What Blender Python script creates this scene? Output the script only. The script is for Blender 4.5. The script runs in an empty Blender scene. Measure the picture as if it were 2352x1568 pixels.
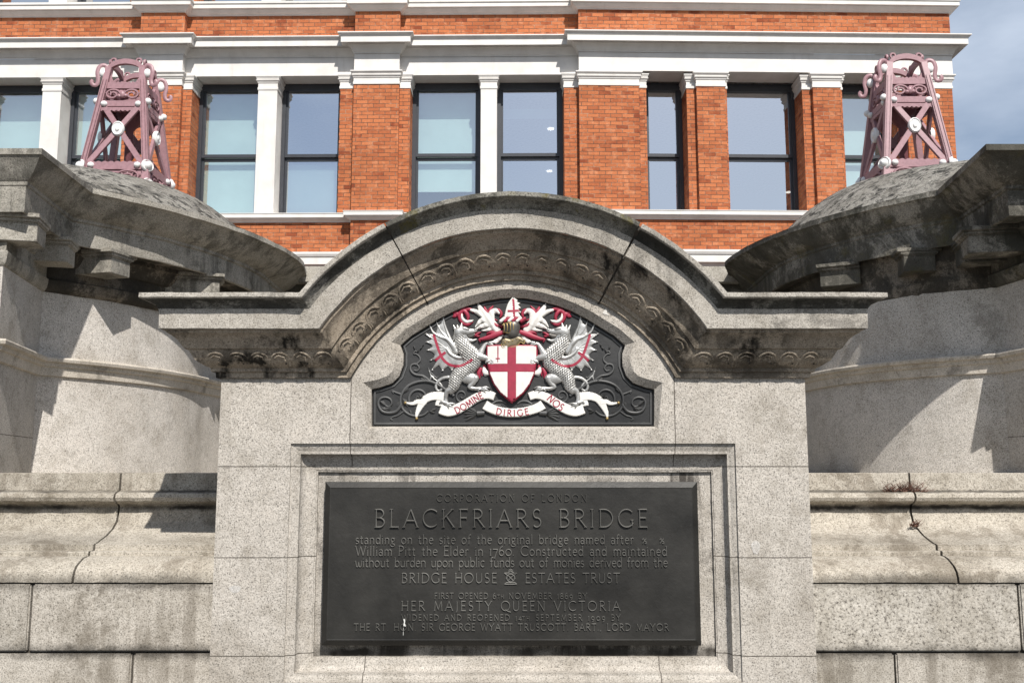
import bpy, bmesh, math, random
import numpy as np
from mathutils import Vector, Matrix
from mathutils.geometry import tessellate_polygon
random.seed(7); rng = np.random.default_rng(7)
S = bpy.context.scene
COL = S.collection
R = math.radians

# ------------------------------------------------------------------ camera
FP = 2200.0                       # focal length in pixels of a 2352 px wide picture
TH = math.atan(301.0 / FP)        # pitch upwards
EYE = 1.6
cam = bpy.data.cameras.new('camera'); camo = bpy.data.objects.new('camera', cam); COL.objects.link(camo)
cam.sensor_width = 36.0; cam.lens = 36.0 * FP / 2352.0
cam.clip_start = 0.1; cam.clip_end = 3000
camo.location = (0, 0, EYE); camo.rotation_euler = (R(90) + TH, 0, 0)
S.camera = camo
CT, ST = math.cos(TH), math.sin(TH)

def P(u, v, Y):
    """world point at depth Y seen at (u, v) of the photograph"""
    d = FP * CT - (784 - v) * ST
    return Vector(((u - 1176) / d * Y, Y, EYE + (FP * ST + (784 - v) * CT) / d * Y))
def PX(u, v, Y): return P(u, v, Y).x
def PZ(v, Y): return P(1176, v, Y).z

# ------------------------------------------------------------------ light
SUN = Vector((0.30, -1.0, 1.09)).normalized()
W = bpy.data.worlds.new('World'); S.world = W; W.use_nodes = True
nt = W.node_tree; nt.nodes.clear()
wo = nt.nodes.new('ShaderNodeOutputWorld'); bg = nt.nodes.new('ShaderNodeBackground')
sky = nt.nodes.new('ShaderNodeTexSky'); sky.sky_type = 'NISHITA'; sky.sun_disc = False
sky.sun_elevation = math.asin(SUN.z); sky.sun_rotation = math.atan2(SUN.x, SUN.y)
sky.altitude = 20; sky.air_density = 1.0; sky.dust_density = 1.2; sky.ozone_density = 1.0
tc = nt.nodes.new('ShaderNodeTexCoord'); mp = nt.nodes.new('ShaderNodeMapping'); mp.inputs['Scale'].default_value = (1.0, 1.0, 2.6)
nz = nt.nodes.new('ShaderNodeTexNoise'); nz.inputs['Scale'].default_value = 2.6; nz.inputs['Detail'].default_value = 7; nz.inputs['Roughness'].default_value = .55
rp = nt.nodes.new('ShaderNodeValToRGB'); rp.color_ramp.elements[0].position = .34; rp.color_ramp.elements[1].position = .70
rp.color_ramp.elements[0].color = (.05, .05, .05, 1); rp.color_ramp.elements[1].color = (.85, .85, .85, 1)
mx = nt.nodes.new('ShaderNodeMixRGB'); mx.inputs[2].default_value = (6.6, 7.5, 8.9, 1)
L = nt.links
L.new(tc.outputs['Generated'], mp.inputs['Vector']); L.new(mp.outputs[0], nz.inputs['Vector']); L.new(nz.outputs['Fac'], rp.inputs[0])
L.new(rp.outputs[0], mx.inputs[0]); L.new(sky.outputs[0], mx.inputs[1]); L.new(mx.outputs[0], bg.inputs[0]); L.new(bg.outputs[0], wo.inputs[0])
bg.inputs[1].default_value = 0.078
sl = bpy.data.lights.new('sun', 'SUN'); sl.energy = 4.8; sl.angle = R(.5); sl.color = (1, .962, .91)
so = bpy.data.objects.new('sun', sl); COL.objects.link(so); so.rotation_euler = (SUN).to_track_quat('Z', 'Y').to_euler(); so.location = (10, -20, 30)
S.view_settings.view_transform = 'Standard'; S.view_settings.look = 'None'; S.view_settings.gamma = 1; S.view_settings.use_curve_mapping = False
S.view_settings.exposure = 0.38
S.cycles.max_bounces = 6; S.cycles.transparent_max_bounces = 12

# ------------------------------------------------------------------ helpers
class MB:
    def __init__(s): s.v = []; s.f = []
    def add(s, vs, fs):
        o = len(s.v); s.v += [tuple(p) for p in vs]; s.f += [tuple(o + i for i in f) for f in fs]; return s
    def box(s, x0, x1, y0, y1, z0, z1):
        return s.add([(x, y, z) for z in (z0, z1) for y in (y0, y1) for x in (x0, x1)],
                     [(0, 2, 3, 1), (4, 5, 7, 6), (0, 1, 5, 4), (2, 6, 7, 3), (0, 4, 6, 2), (1, 3, 7, 5)])
    def grid(s, rows, closed=False):
        n = len(rows[0]); vs = [p for r in rows for p in r]; fs = []
        for i in range(len(rows) - 1):
            for j in range(n if closed else n - 1):
                k = (j + 1) % n; fs.append((i * n + j, i * n + k, (i + 1) * n + k, (i + 1) * n + j))
        return s.add(vs, fs)
    def tube(s, pts, r, n=6, flat=1.0, cap=True, up=None):
        pts = [Vector(p) for p in pts]; rows = []
        for i, p in enumerate(pts):
            t = (pts[min(i + 1, len(pts) - 1)] - pts[max(i - 1, 0)])
            t = t.normalized() if t.length > 1e-9 else Vector((0, 0, 1))
            a = Vector(up) if up else (Vector((0, 1, 0)) if abs(t.y) < .9 else Vector((1, 0, 0)))
            b = t.cross(a).normalized(); c = b.cross(t).normalized()
            rr = r[i] if isinstance(r, (list, tuple)) else r
            rows.append([p + b * math.cos(2 * math.pi * k / n) * rr + c * math.sin(2 * math.pi * k / n) * rr * flat for k in range(n)])
        s.grid(rows, True)
        if cap:
            o = len(s.v); s.v += [tuple(q) for q in rows[0]] + [tuple(q) for q in rows[-1]]
            s.f.append(tuple(o + k for k in range(n))); s.f.append(tuple(o + n + k for k in range(n)))
        return s
    def bar(s, a, b, w, d, up=(0, 1, 0), w2=None, d2=None):
        a, b = Vector(a), Vector(b); t = (b - a).normalized(); u = Vector(up); x = t.cross(u).normalized(); y = x.cross(t).normalized()
        w2 = w if w2 is None else w2; d2 = d if d2 is None else d2; vs = []
        for p, ww, dd in ((a, w, d), (b, w2, d2)):
            for i, j in ((-1, -1), (1, -1), (1, 1), (-1, 1)): vs.append(p + x * i * ww / 2 + y * j * dd / 2)
        return s.add(vs, [(0, 1, 2, 3), (7, 6, 5, 4), (0, 4, 5, 1), (1, 5, 6, 2), (2, 6, 7, 3), (3, 7, 4, 0)])
    def ell(s, c, ax, n=14, m=8, rib=0.0, ribs=9):
        """ellipsoid; ax = three axis vectors"""
        c = Vector(c); X, Y, Z = [Vector(a) for a in ax]; rows = []
        for i in range(m + 1):
            a = -math.pi / 2 + math.pi * i / m; row = []
            for k in range(n):
                t = 2 * math.pi * k / n; q = 1 + rib * math.cos(t * ribs)
                row.append(c + X * math.cos(a) * math.cos(t) * q + Y * math.cos(a) * math.sin(t) * q + Z * math.sin(a))
            rows.append(row)
        return s.grid(rows, True)
    def lathe(s, c, ax, prof, n=20):
        c = Vector(c); X, Y, Z = [Vector(a) for a in ax]
        return s.grid([[c + X * r * math.cos(2 * math.pi * k / n) + Y * r * math.sin(2 * math.pi * k / n) + Z * h for k in range(n)] for r, h in prof], True)
    def prism(s, poly, y0, y1):
        """polygon of (x, z) extruded from y0 (front) to y1"""
        n = len(poly); vs = [(x, y0, z) for x, z in poly] + [(x, y1, z) for x, z in poly]
        tri = tessellate_polygon([[Vector((x, z, 0)) for x, z in poly]])
        fs = [t for t in tri] + [tuple(i + n for i in reversed(t)) for t in tri] + [(i, (i + 1) % n, n + (i + 1) % n, n + i) for i in range(n)]
        return s.add(vs, fs)
    def build(s, name, m, parent=None, smooth=None, bevel=0, fix=True, mats=None, weld=True):
        me = bpy.data.meshes.new(name); me.from_pydata([tuple(p) for p in s.v], [], s.f)
        bm = bmesh.new(); bm.from_mesh(me)
        if weld: bmesh.ops.remove_doubles(bm, verts=bm.verts, dist=1e-5)
        if fix: bmesh.ops.recalc_face_normals(bm, faces=bm.faces)
        if bevel:
            ed = [e for e in bm.edges if len(e.link_faces) == 2 and e.calc_face_angle(0) > .6]
            bmesh.ops.bevel(bm, geom=ed, offset=bevel, segments=2, affect='EDGES', clamp_overlap=True)
        bm.to_mesh(me); bm.free()
        me.materials.append(m)
        if smooth is not None:
            me.polygons.foreach_set('use_smooth', [True] * len(me.polygons)); me.set_sharp_from_angle(angle=R(smooth))
        o = bpy.data.objects.new(name, me); COL.objects.link(o)
        if parent: o.parent = parent
        return o
def tag(o, label=None, cat=None, group=None, kind=None):
    if label: o['label'] = label
    if cat: o['category'] = cat
    if group: o['group'] = group
    if kind: o['kind'] = kind
    return o
def empty(name, loc=(0, 0, 0)):
    o = bpy.data.objects.new(name, None); COL.objects.link(o); o.location = loc; o.empty_display_size = .2; return o
def kid(root, name, mb, m, **k):
    """part built in world coordinates, parented without moving"""
    o = mb.build(name, m, root, **k); l = root.matrix_basis.translation if root.parent is None else root.parent.location + root.location
    o.location = -Vector(l); return o
def offpath(path, o):
    """plan polyline offset by o to the right of its direction, mitred"""
    n = len(path); out = []
    for i in range(n):
        p = Vector(path[i]); d = []
        if i > 0: d.append((p - Vector(path[i - 1])).normalized())
        if i < n - 1: d.append((Vector(path[i + 1]) - p).normalized())
        ns = [Vector((t.y, -t.x)) for t in d]
        if len(ns) == 1: out.append(p + ns[0] * o)
        else:
            b = ns[0] + ns[1]; b = b / max(b.length_squared, .05) * 2; out.append(p + b * o)
    return out
def sweep(mb, path, prof):
    rows = []
    for o, z in prof: rows.append([(q.x, q.y, z) for q in offpath(path, o)])
    mb.grid(rows)
    return mb
from mathutils import noise as _ns
def wear(mb, amp=.0025, f=11.0):
    for i, q in enumerate(mb.v):
        q = Vector(q); d = _ns.noise_vector(q * f) * amp + _ns.noise_vector(q * f * 3.7) * amp * .55
        mb.v[i] = tuple(q + d)
    return mb
def arcpts(cx, cy, rx, ry, a0, a1, n):
    return [(cx + rx * math.cos(R(a0 + (a1 - a0) * i / n)), cy + ry * math.sin(R(a0 + (a1 - a0) * i / n))) for i in range(n + 1)]
def smoothline(pts, n=6, closed=False):
    """Catmull-Rom through pts (any dimension)"""
    p = [np.array(q, float) for q in pts]; out = []
    N = len(p)
    for i in range(N if closed else N - 1):
        a, b, c, d = (p[(i - 1) % N], p[i], p[(i + 1) % N], p[(i + 2) % N]) if closed else (p[max(i - 1, 0)], p[i], p[i + 1], p[min(i + 2, N - 1)])
        for k in range(n):
            t = k / n
            out.append(.5 * ((2 * b) + (-a + c) * t + (2 * a - 5 * b + 4 * c - d) * t * t + (-a + 3 * b - 3 * c + d) * t ** 3))
    if not closed: out.append(p[-1])
    return [tuple(q) for q in out]

# ------------------------------------------------------------------ materials
class NT:
    def __init__(s, name):
        s.m = bpy.data.materials.new(name); s.m.use_nodes = True; s.t = s.m.node_tree; s.t.nodes.clear()
        s.out = s.t.nodes.new('ShaderNodeOutputMaterial'); s.b = s.t.nodes.new('ShaderNodeBsdfPrincipled')
        s.t.links.new(s.b.outputs[0], s.out.inputs[0]); s.tc = s.t.nodes.new('ShaderNodeTexCoord')
        g = s.t.nodes.new('ShaderNodeNewGeometry'); s.pos = g.outputs['Position']; s.nor = g.outputs['Normal']
    def N(s, k): return s.t.nodes.new(k)
    def put(s, sock, val):
        if hasattr(val, 'links') or isinstance(val, bpy.types.NodeSocket): s.t.links.new(val, sock)
        else:
            if isinstance(val, (tuple, list)) and len(val) == 3 and sock.type == 'RGBA': val = (*val, 1)
            sock.default_value = val
    def noise(s, scale, detail=3, rough=.55, vec=None, dist=0):
        n = s.N('ShaderNodeTexNoise'); n.inputs['Scale'].default_value = scale; n.inputs['Detail'].default_value = detail
        n.inputs['Roughness'].default_value = rough; n.inputs['Distortion'].default_value = dist
        s.put(n.inputs['Vector'], vec if vec is not None else s.pos); return n.outputs['Fac']
    def voro(s, scale, vec=None, feat='F1', out='Distance'):
        n = s.N('ShaderNodeTexVoronoi'); n.feature = feat; n.inputs['Scale'].default_value = scale
        s.put(n.inputs['Vector'], vec if vec is not None else s.pos); return n.outputs[out]
    def map(s, scale, loc=(0, 0, 0), vec=None):
        n = s.N('ShaderNodeMapping'); n.inputs['Scale'].default_value = scale; n.inputs['Location'].default_value = loc
        s.put(n.inputs['Vector'], vec if vec is not None else s.pos); return n.outputs[0]
    def ramp(s, fac, stops):
        n = s.N('ShaderNodeValToRGB'); e = n.color_ramp.elements
        while len(e) < len(stops): e.new(.5)
        for i, (p, c) in enumerate(stops):
            e[i].position = p; e[i].color = (c, c, c, 1) if isinstance(c, (int, float)) else (*c, 1)
        s.put(n.inputs[0], fac); return n.outputs[0]
    def mix(s, fac, a, b, mode='MIX'):
        n = s.N('ShaderNodeMixRGB'); n.blend_type = mode; s.put(n.inputs[0], fac); s.put(n.inputs[1], a); s.put(n.inputs[2], b); return n.outputs[0]
    def math(s, op, a, b=0.0, c=None):
        n = s.N('ShaderNodeMath'); n.operation = op; s.put(n.inputs[0], a); s.put(n.inputs[1], b)
        if c is not None: s.put(n.inputs[2], c)
        return n.outputs[0]
    def xyz(s, vec=None):
        n = s.N('ShaderNodeSeparateXYZ'); s.put(n.inputs[0], vec if vec is not None else s.pos); return n.outputs
    def bump(s, h, strength=.5, dist=.01, base=None):
        n = s.N('ShaderNodeBump'); n.inputs['Strength'].default_value = strength; n.inputs['Distance'].default_value = dist
        s.put(n.inputs['Height'], h)
        if base is not None: s.put(n.inputs['Normal'], base)
        return n.outputs[0]
    def set(s, **k):
        for a, b in k.items(): s.put(s.b.inputs[a.replace('_', ' ')], b)
        return s.m

def jointmask(n, joints, width=.0019):
    """thin irregular mortar lines: ('z', z, x0, x1) or ('x', x, z0, z1)"""
    wob = n.math('MULTIPLY', n.math('SUBTRACT', n.noise(26, 4, .7), .5), .0032)
    X, Y, Z = n.xyz(); tot = None
    for k, a, lo, hi in joints:
        m, o = (Z, X) if k == 'z' else (X, Z)
        d = n.math('ABSOLUTE', n.math('ADD', n.math('SUBTRACT', m, a), wob))
        h = n.math('LESS_THAN', d, width)
        h = n.math('MULTIPLY', h, n.math('MULTIPLY', n.math('GREATER_THAN', o, lo), n.math('LESS_THAN', o, hi)))
        tot = h if tot is None else n.math('MAXIMUM', tot, h)
    return tot

def granite(name, light=(.462, .43, .388), mid=(.318, .297, .268), dark=(.085, .078, .07), grain=110, warm=.5, stain=0.0, stain_col=(.045, .042, .036),
            stain_scale=2.2, streak=0.0, joints=None, pit=0.0, rough=.85, spots=0.0, moss=0.0, bands=None):
    n = NT(name)
    grain *= 1.15; g = n.noise(grain, 3, .75); g2 = n.noise(grain * .36, 3, .65)
    c = n.ramp(g, [(.33, dark), (.42, mid), (.52, light), (.70, tuple(min(1, v * 1.22) for v in light))])
    c = n.mix(.30, c, n.ramp(g2, [(.36, .30), (.62, .86)]), 'SOFT_LIGHT')
    big = n.noise(1.7, 5, .6)
    c = n.mix(warm, c, n.ramp(big, [(.34, (.66, .63, .58)), (.5, (.93, .92, .90)), (.68, (1.0, .99, .975))]), 'MULTIPLY')
    if stain > 0:
        s = n.math('ADD', n.noise(stain_scale, 9, .72, dist=.3), n.math('MULTIPLY', n.math('SUBTRACT', n.noise(46, 4, .75), .5), .16))
        k = n.ramp(s, [(.62 - .26 * stain, 0), (.69 - .26 * stain, min(1, .35 + stain * .5)), (.84 - .26 * stain, min(1, .5 + stain * .5))])
        c = n.mix(k, c, stain_col)
    if streak > 0:
        s = n.noise(1, 6, .65, n.map((9, 9, .9)))
        s2 = n.noise(2.0, 3, .5)
        s = n.math('ADD', s, n.math('MULTIPLY', n.math('SUBTRACT', n.noise(60, 3, .7), .5), .10))
        k = n.math('MULTIPLY', n.ramp(s, [(.48, 0), (.59, 1)]), n.ramp(s2, [(.42, 0), (.60, streak)]))
        c = n.mix(k, c, stain_col)
    if spots > 0:
        s = n.noise(13, 6, .75); s2 = n.noise(2.2, 2, .5, n.map((1, 1, 1), (5, 3, 1)))
        k = n.math('MULTIPLY', n.ramp(s, [(.50, 0), (.57, 1)]), n.ramp(s2, [(.28, .25 * spots), (.50, spots)]))
        c = n.mix(k, c, (.028, .027, .024))
        k2 = n.ramp(n.noise(19, 4, .7, n.map((1, 1, 1), (9, 2, 7))), [(.63, 0), (.68, spots * .55)])
        c = n.mix(k2, c, (.50, .48, .43))
    if moss > 0:
        k = n.math('MULTIPLY', n.ramp(n.noise(5, 5, .7, n.map((1, 1, 1), (2, 8, 3))), [(.56, 0), (.66, moss)]), n.ramp(n.xyz()[2], [(0, 0), (1, 1)]))
        c = n.mix(k, c, (.115, .098, .022))
    oi = n.N('ShaderNodeObjectInfo'); c = n.mix(1.0, c, n.ramp(oi.outputs['Random'], [(0, (.86, .855, .84)), (1, (1.06, 1.05, 1.04))]), 'MULTIPLY')
    mid_n = n.noise(6.5, 6, .7, n.map((1, 1, 1), (3, 1, 4))); c = n.mix(.55, c, n.ramp(mid_n, [(.34, (.64, .62, .58)), (.50, (1, 1, 1)), (.68, (1.10, 1.09, 1.08))]), 'MULTIPLY')
    for z0_, half_, st_ in (bands or []):          # black crust along a moulding or bed joint, ragged edged
        dz = n.math('ABSOLUTE', n.math('SUBTRACT', n.math('ADD', n.xyz()[2], n.math('MULTIPLY', n.math('SUBTRACT', n.noise(14, 5, .7), .5), half_ * 1.6)), z0_))
        k = n.math('MULTIPLY', n.ramp(n.math('DIVIDE', dz, half_), [(.25, st_), (1.0, 0)]), n.ramp(n.noise(1, 4, .65, n.map((3.2, 3.2, 2))), [(.34, .25), (.55, 1)]))
        c = n.mix(k, c, (.030, .026, .021))
    hb = n.bump(g, .55, .004)
    if pit > 0:
        pn = n.noise(48, 6, .9, n.map((1, 1, 1.5))); hb = n.bump(n.ramp(pn, [(.36, 0), (.52, 1)]), pit, .022, hb)
        c = n.mix(n.ramp(pn, [(.34, .60 * pit), (.43, 0)]), c, (.10, .095, .085))
    else:
        hb = n.bump(n.noise(9, 4, .6), .18, .02, hb)
    if joints:
        j = jointmask(n, joints); c = n.mix(j, c, (.075, .064, .052)); hb = n.bump(n.math('SUBTRACT', 1, j), .7, .004, hb)
    return n.set(Base_Color=c, Roughness=rough, Normal=hb, Specular_IOR_Level=.25)

def plain(name, col, rough=.6, metal=0.0, var=.12, scale=9, bumpy=0.0, grain=90, spec=.5):
    n = NT(name); k = n.noise(scale, 5, .6)
    c = n.mix(1.0, col, n.ramp(k, [(.3, 1 - var * 1.6), (.5, 1.0), (.72, 1 + var)]), 'MULTIPLY')
    d = dict(Base_Color=c, Roughness=rough, Metallic=metal, Specular_IOR_Level=spec)
    if bumpy: d['Normal'] = n.bump(n.noise(grain, 4, .6), bumpy, .004)
    return n.set(**d)
# ------------------------------------------------------------------ stone materials
CX = 0.005
Y0 = 4.40
zj = [PZ(v, Y0) for v in (1071, 1280, 1506)]
xl, xr = PX(660, 1280, Y0), PX(1697, 1280, Y0)
xv0, xv1 = PX(805, 950, Y0), PX(1550, 950, Y0)
zbed = 2.044
PJ = [('z', zj[0], -2, xl + .10), ('z', zj[0], xr - .10, 2), ('z', zj[1], -2, xl + .13), ('z', zj[1], xr - .14, 2), ('z', zj[2], -2, 2),
      ('x', xv0, zj[0] - .0, zbed), ('x', xv1, zj[0] - .0, zbed), ('x', PX(832, 1540, Y0), 0.3, zj[2]), ('x', PX(1520, 1540, Y0), .3, zj[2])]
M_pier = granite('pier_granite', grain=130, joints=PJ, warm=.6, stain=.16, stain_col=(.23, .205, .17), streak=.25)
M_cyma = granite('blackened_cyma_stone', light=(.235, .225, .20), mid=(.16, .152, .135), dark=(.05, .047, .042), grain=120, stain=.74, stain_col=(.024, .023, .019), stain_scale=4.2, streak=.5)
M_moss = granite('mossy_cyma_stone', light=(.25, .24, .21), mid=(.17, .162, .142), dark=(.05, .047, .042), grain=120, stain=.62, stain_col=(.026, .025, .02), stain_scale=4.2, moss=1.0)
M_corn = granite('cornice_stone', light=(.40, .375, .335), mid=(.29, .27, .24), dark=(.075, .07, .062), grain=140, stain=.24, stain_col=(.05, .046, .04), stain_scale=3.2, streak=.35)
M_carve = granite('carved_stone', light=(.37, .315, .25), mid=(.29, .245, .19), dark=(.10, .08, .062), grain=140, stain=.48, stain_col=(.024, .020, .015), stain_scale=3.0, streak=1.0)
M_wall = granite('turret_granite', light=(.46, .435, .41), mid=(.33, .31, .29), grain=130, stain=.12, stain_col=(.16, .15, .13), warm=.6)
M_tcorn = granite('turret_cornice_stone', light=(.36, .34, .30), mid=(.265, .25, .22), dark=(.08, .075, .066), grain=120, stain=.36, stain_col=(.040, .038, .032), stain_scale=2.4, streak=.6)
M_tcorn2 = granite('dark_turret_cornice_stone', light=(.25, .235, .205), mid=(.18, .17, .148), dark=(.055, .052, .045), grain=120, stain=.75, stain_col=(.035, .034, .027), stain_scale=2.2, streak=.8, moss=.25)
M_string = granite('string_course_stone', light=(.52, .48, .42), mid=(.42, .385, .335), dark=(.16, .145, .12), grain=150, stain=.28, stain_col=(.10, .09, .075), stain_scale=3.5)
M_roof = granite('lichen_roof_stone', light=(.25, .24, .215), mid=(.175, .168, .15), grain=90, stain=.42, spots=1.0, stain_scale=5, pit=.35)
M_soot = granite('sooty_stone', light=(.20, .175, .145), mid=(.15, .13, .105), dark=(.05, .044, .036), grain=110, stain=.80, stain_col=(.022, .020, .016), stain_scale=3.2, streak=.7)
M_par = granite('parapet_granite', light=(.42, .39, .345), mid=(.29, .267, .232), grain=120, stain=.36, stain_col=(.12, .10, .075), stain_scale=1.9, streak=.5, bands=[(PZ(1341, 4.665), .035, .6), (PZ(1497, 4.665), .045, .75)])
M_par_rough = granite('pitted_granite', light=(.50, .47, .42), mid=(.36, .335, .295), dark=(.10, .09, .08), grain=75, stain=.28, stain_col=(.14, .125, .10), stain_scale=1.7, pit=.38, streak=.3, bands=[(PZ(1341, 4.665), .025, .5), (PZ(1497, 4.665), .04, .7)])
M_ledge = granite('ledge_granite', light=(.42, .385, .33), mid=(.295, .268, .226), grain=120, stain=.34, stain_col=(.13, .105, .075), stain_scale=2.3, streak=.5, bands=[(PZ(1164, 5.16), .022, 1.0), (PZ(1128, 5.15), .010, .8), (PZ(1337, 4.665), .05, .55), (PZ(1238, 4.97), .03, .22)])
M_mortar = plain('dark_mortar', (.05, .042, .033), .95)
M_bronze = None

# ------------------------------------------------------------------ central pier
pier = empty('memorial_pier', (CX, Y0 + .4, 0))
tag(pier, 'pale granite memorial pier with arched pediment, standing between the two round turrets', 'monument')
HW = 1.345; R0 = .852; ZC = 1.649
PROF = [(.0, -.012), (.018, -.012), (.020, .012), (.034, .014), (.036, .030), (.050, .036), (.085, .062), (.104, .098), (.108, .108), (.120, .110),
        (.128, .122), (.140, .146), (.160, .166), (.176, .174), (.182, .186), (.192, .186), (.200, .190), (.201, .262), (.203, .2761), (.206, .282), (.213, .294), (.228, .305), (.250, .3139), (.260, .318), (.262, .321), (.262, .340), (.16, .352), (-.5, .40)]
PROF = [(a, b) for a, b in PROF]
def corn_rows(part):
    rows = []
    for p, h in PROF:
        z = zbed + h; rr = R0 + h; xi = math.sqrt(rr * rr - (z - ZC) ** 2); a0 = math.degrees(math.atan2(z - ZC, xi)); y = Y0 - p; xw = HW + p * 1.14
        aL, aR = 90 + 28.6, 90 - 28.6
        if part == 0:
            pts = [(-xw, Y0 + .75, z), (-xw, y, z)] + [(-xw + (xw - xi) * k / 40, y, z) for k in range(1, 40)]
            pts += [(x, y, zz) for x, zz in arcpts(0, ZC, rr, rr, 180 - a0, aL + .16, 36)]
        elif part == 1:
            pts = [(x, y, zz) for x, zz in arcpts(0, ZC, rr, rr, aL - .16, aR + .25, 90)]
        else:
            pts = [(x, y, zz) for x, zz in arcpts(0, ZC, rr, rr, aR - .25, a0, 36)]
            pts += [(xi + (xw - xi) * k / 40, y, z) for k in range(1, 40)] + [(xw, y, z), (xw, Y0 + .75, z)]
        rows.append([(x + CX, yy, zz) for x, yy, zz in pts])
    return rows
I1 = next(i for i, q in enumerate(PROF) if q[0] >= .1919); I2 = next(i for i, q in enumerate(PROF) if q[1] >= .2759); I3 = next(i for i, q in enumerate(PROF) if q[1] >= .3139)
for part in (0, 1, 2):
    rows = corn_rows(part)
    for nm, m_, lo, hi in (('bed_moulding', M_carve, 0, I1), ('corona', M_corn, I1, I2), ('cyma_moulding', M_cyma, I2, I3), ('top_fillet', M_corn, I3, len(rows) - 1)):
        sub = rows[lo:hi + 1]; mb = MB(); mb.grid(sub); n = len(sub[0])
        for j in ([n - 1] if part == 0 else [0, n - 1] if part == 1 else [0]):      # close the ends that face the joints
            ring = [r[j] for r in sub]; c = (ring[0][0], Y0 + .3, ring[0][2]); base = len(mb.v)
            mb.v += [tuple(q) for q in ring] + [c]
            mb.f += [(base + i, base + i + 1, base + len(ring)) for i in range(len(ring) - 1)]
        wear(mb, .0022 if nm != 'bed_moulding' else .0015)
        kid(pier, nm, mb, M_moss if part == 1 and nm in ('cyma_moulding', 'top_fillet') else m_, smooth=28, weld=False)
# carved leaf band on the ovolo
def lobe(mb, o, t, n, w, s=1.0):
    f = lambda a, b, c: o + t * a * s + n * b * s + w * (c - .0042) * s
    hx = .040
    mb.tube([f(-hx, -.040, 0), f(-hx * .98, .0, .003)] + [f(hx * math.cos(R(180 - 18 * k)), .002 + .040 * math.sin(R(180 - 18 * k)), .005) for k in range(1, 10)] + [f(hx * .98, 0, .003), f(hx, -.040, 0)], .0046 * s, 5)
    mb.ell(f(-.004, -.004, -.002), (t * .024 * s, n * .031 * s, w * .011 * s), 10, 6)
    mb.tube([f(-.026, .012, .006), f(-.006, .026, .008), f(.018, .016, .008), f(.020, -.004, .007), f(.008, -.012, .008)], .0042 * s, 5)
    mb.tube([f(hx, .010, .002), f(hx * 1.02, -.018, .006), f(hx * .96, -.040, .002)], .0050 * s, 5)
    hole.append(MB()); hole[-1].ell(f(.022, -.022, .0055), (t * .0052 * s, n * .0052 * s, w * .003 * s), 7, 4)
pc, hc = .080, .064
nv = Vector((0, -.066, .070)).normalized()
for seg in range(3):
    mb = MB(); hole = []
    z = zbed + hc; rr = R0 + hc; xi = math.sqrt(rr * rr - (z - ZC) ** 2); a0 = math.degrees(math.atan2(z - ZC, xi))
    def arc_lobes(d0, d1):
        cnt = max(1, round(abs(d1 - d0) * math.pi / 180 * rr / .090)); 
        for k in range(cnt):
            a = R(d0 + (d1 - d0) * (k + .5) / cnt); rad = Vector((math.cos(a), 0, math.sin(a))); t = Vector((math.sin(a), 0, -math.cos(a)))
            n = (rad * .070 + Vector((0, -1, 0)) * .066).normalized(); w = (Vector((0, -1, 0)) * .070 - rad * .066).normalized()
            lobe(mb, Vector((CX, Y0 - pc, ZC)) + rad * rr, t, n, w)
    def line_lobes(x0, x1):
        cnt = round((x1 - x0) / .092)
        for k in range(cnt):
            lobe(mb, Vector((CX + x0 + (x1 - x0) * (k + .5) / cnt, Y0 - pc, z)), Vector((1, 0, 0)), nv, Vector((0, -.070, -.066)).normalized())
    if seg == 0: line_lobes(-HW - .05, -xi - .02); arc_lobes(180 - a0 - 1.5, 119)
    if seg == 1: arc_lobes(118, 62)
    if seg == 2: arc_lobes(61, a0 + 1.5); line_lobes(xi + .02, HW + .05)
    wear(mb, .003, 30); cb_ = kid(pier, 'carved_band', mb, M_carve, smooth=50)
    [kid(cb_, 'drilled_hole', h_, M_mortar) for h_ in hole]

# crest opening outline (right half mirrored), metres in the plane of the pier face
YP = Y0 + .052          # face of the bronze plate
def px2(u, v, Y=Y0 + .03): q = P(u, v, Y); return (q.x, q.z)
half = [(853, 979), (853, 893), (873, 889), (901, 879), (917, 863), (926, 838.6), (926.5, 812), (919.5, 792.4), (945, 770), (977.7, 750), (1010, 730), (1042, 714), (1078, 700), (1114, 690), (1150, 684)]
hp = [px2(u, v) for u, v in half]; XM = PX(1178, 850, Y0 + .03); top = px2(1178, 682.5)
OUT = hp + [top] + [(2 * XM - x, z) for x, z in reversed(hp)]        # clockwise from bottom-left
def refine(poly, seg=.03):
    out = []
    for i, a in enumerate(poly):
        b = poly[(i + 1) % len(poly)]; out.append(a)
    return out
def offs(poly, dist):
    n = len(poly); out = []
    for i in range(n):
        a, b, c = Vector(poly[i - 1]), Vector(poly[i]), Vector(poly[(i + 1) % n])
        d1 = (b - a).normalized(); d2 = (c - b).normalized(); n1 = Vector((-d1.y, d1.x)); n2 = Vector((-d2.y, d2.x)); m = n1 + n2
        m = m / max(m.length_squared, .5) * 2
        k = dist(m.normalized()) if callable(dist) else dist
        out.append(tuple(b + m * k))
    return out
CH = offs(OUT, lambda m: .034 if m.y > -.2 else .012)
mb = MB()
zb2 = zbed + .006; rr = R0 + .006; xi = math.sqrt(rr * rr - (zb2 - ZC) ** 2); a0 = math.degrees(math.atan2(zb2 - ZC, xi))
outl = [(-HW + CX, -.0), (-HW + CX, zb2)] + [(x + CX, z) for x, z in arcpts(0, ZC, rr, rr, 180 - a0, a0, 40)] + [(HW + CX, zb2), (HW + CX, -.0)]
FO = [PX(660, 1280, Y0), PX(1697, 1280, Y0), PZ(1566, Y0), PZ(1018, Y0)]
frame_hole = [(FO[0], FO[2]), (FO[0], FO[3]), (FO[1], FO[3]), (FO[1], FO[2])]
loops = [outl, CH, frame_hole]
flat = [q for l in loops for q in l]
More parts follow.
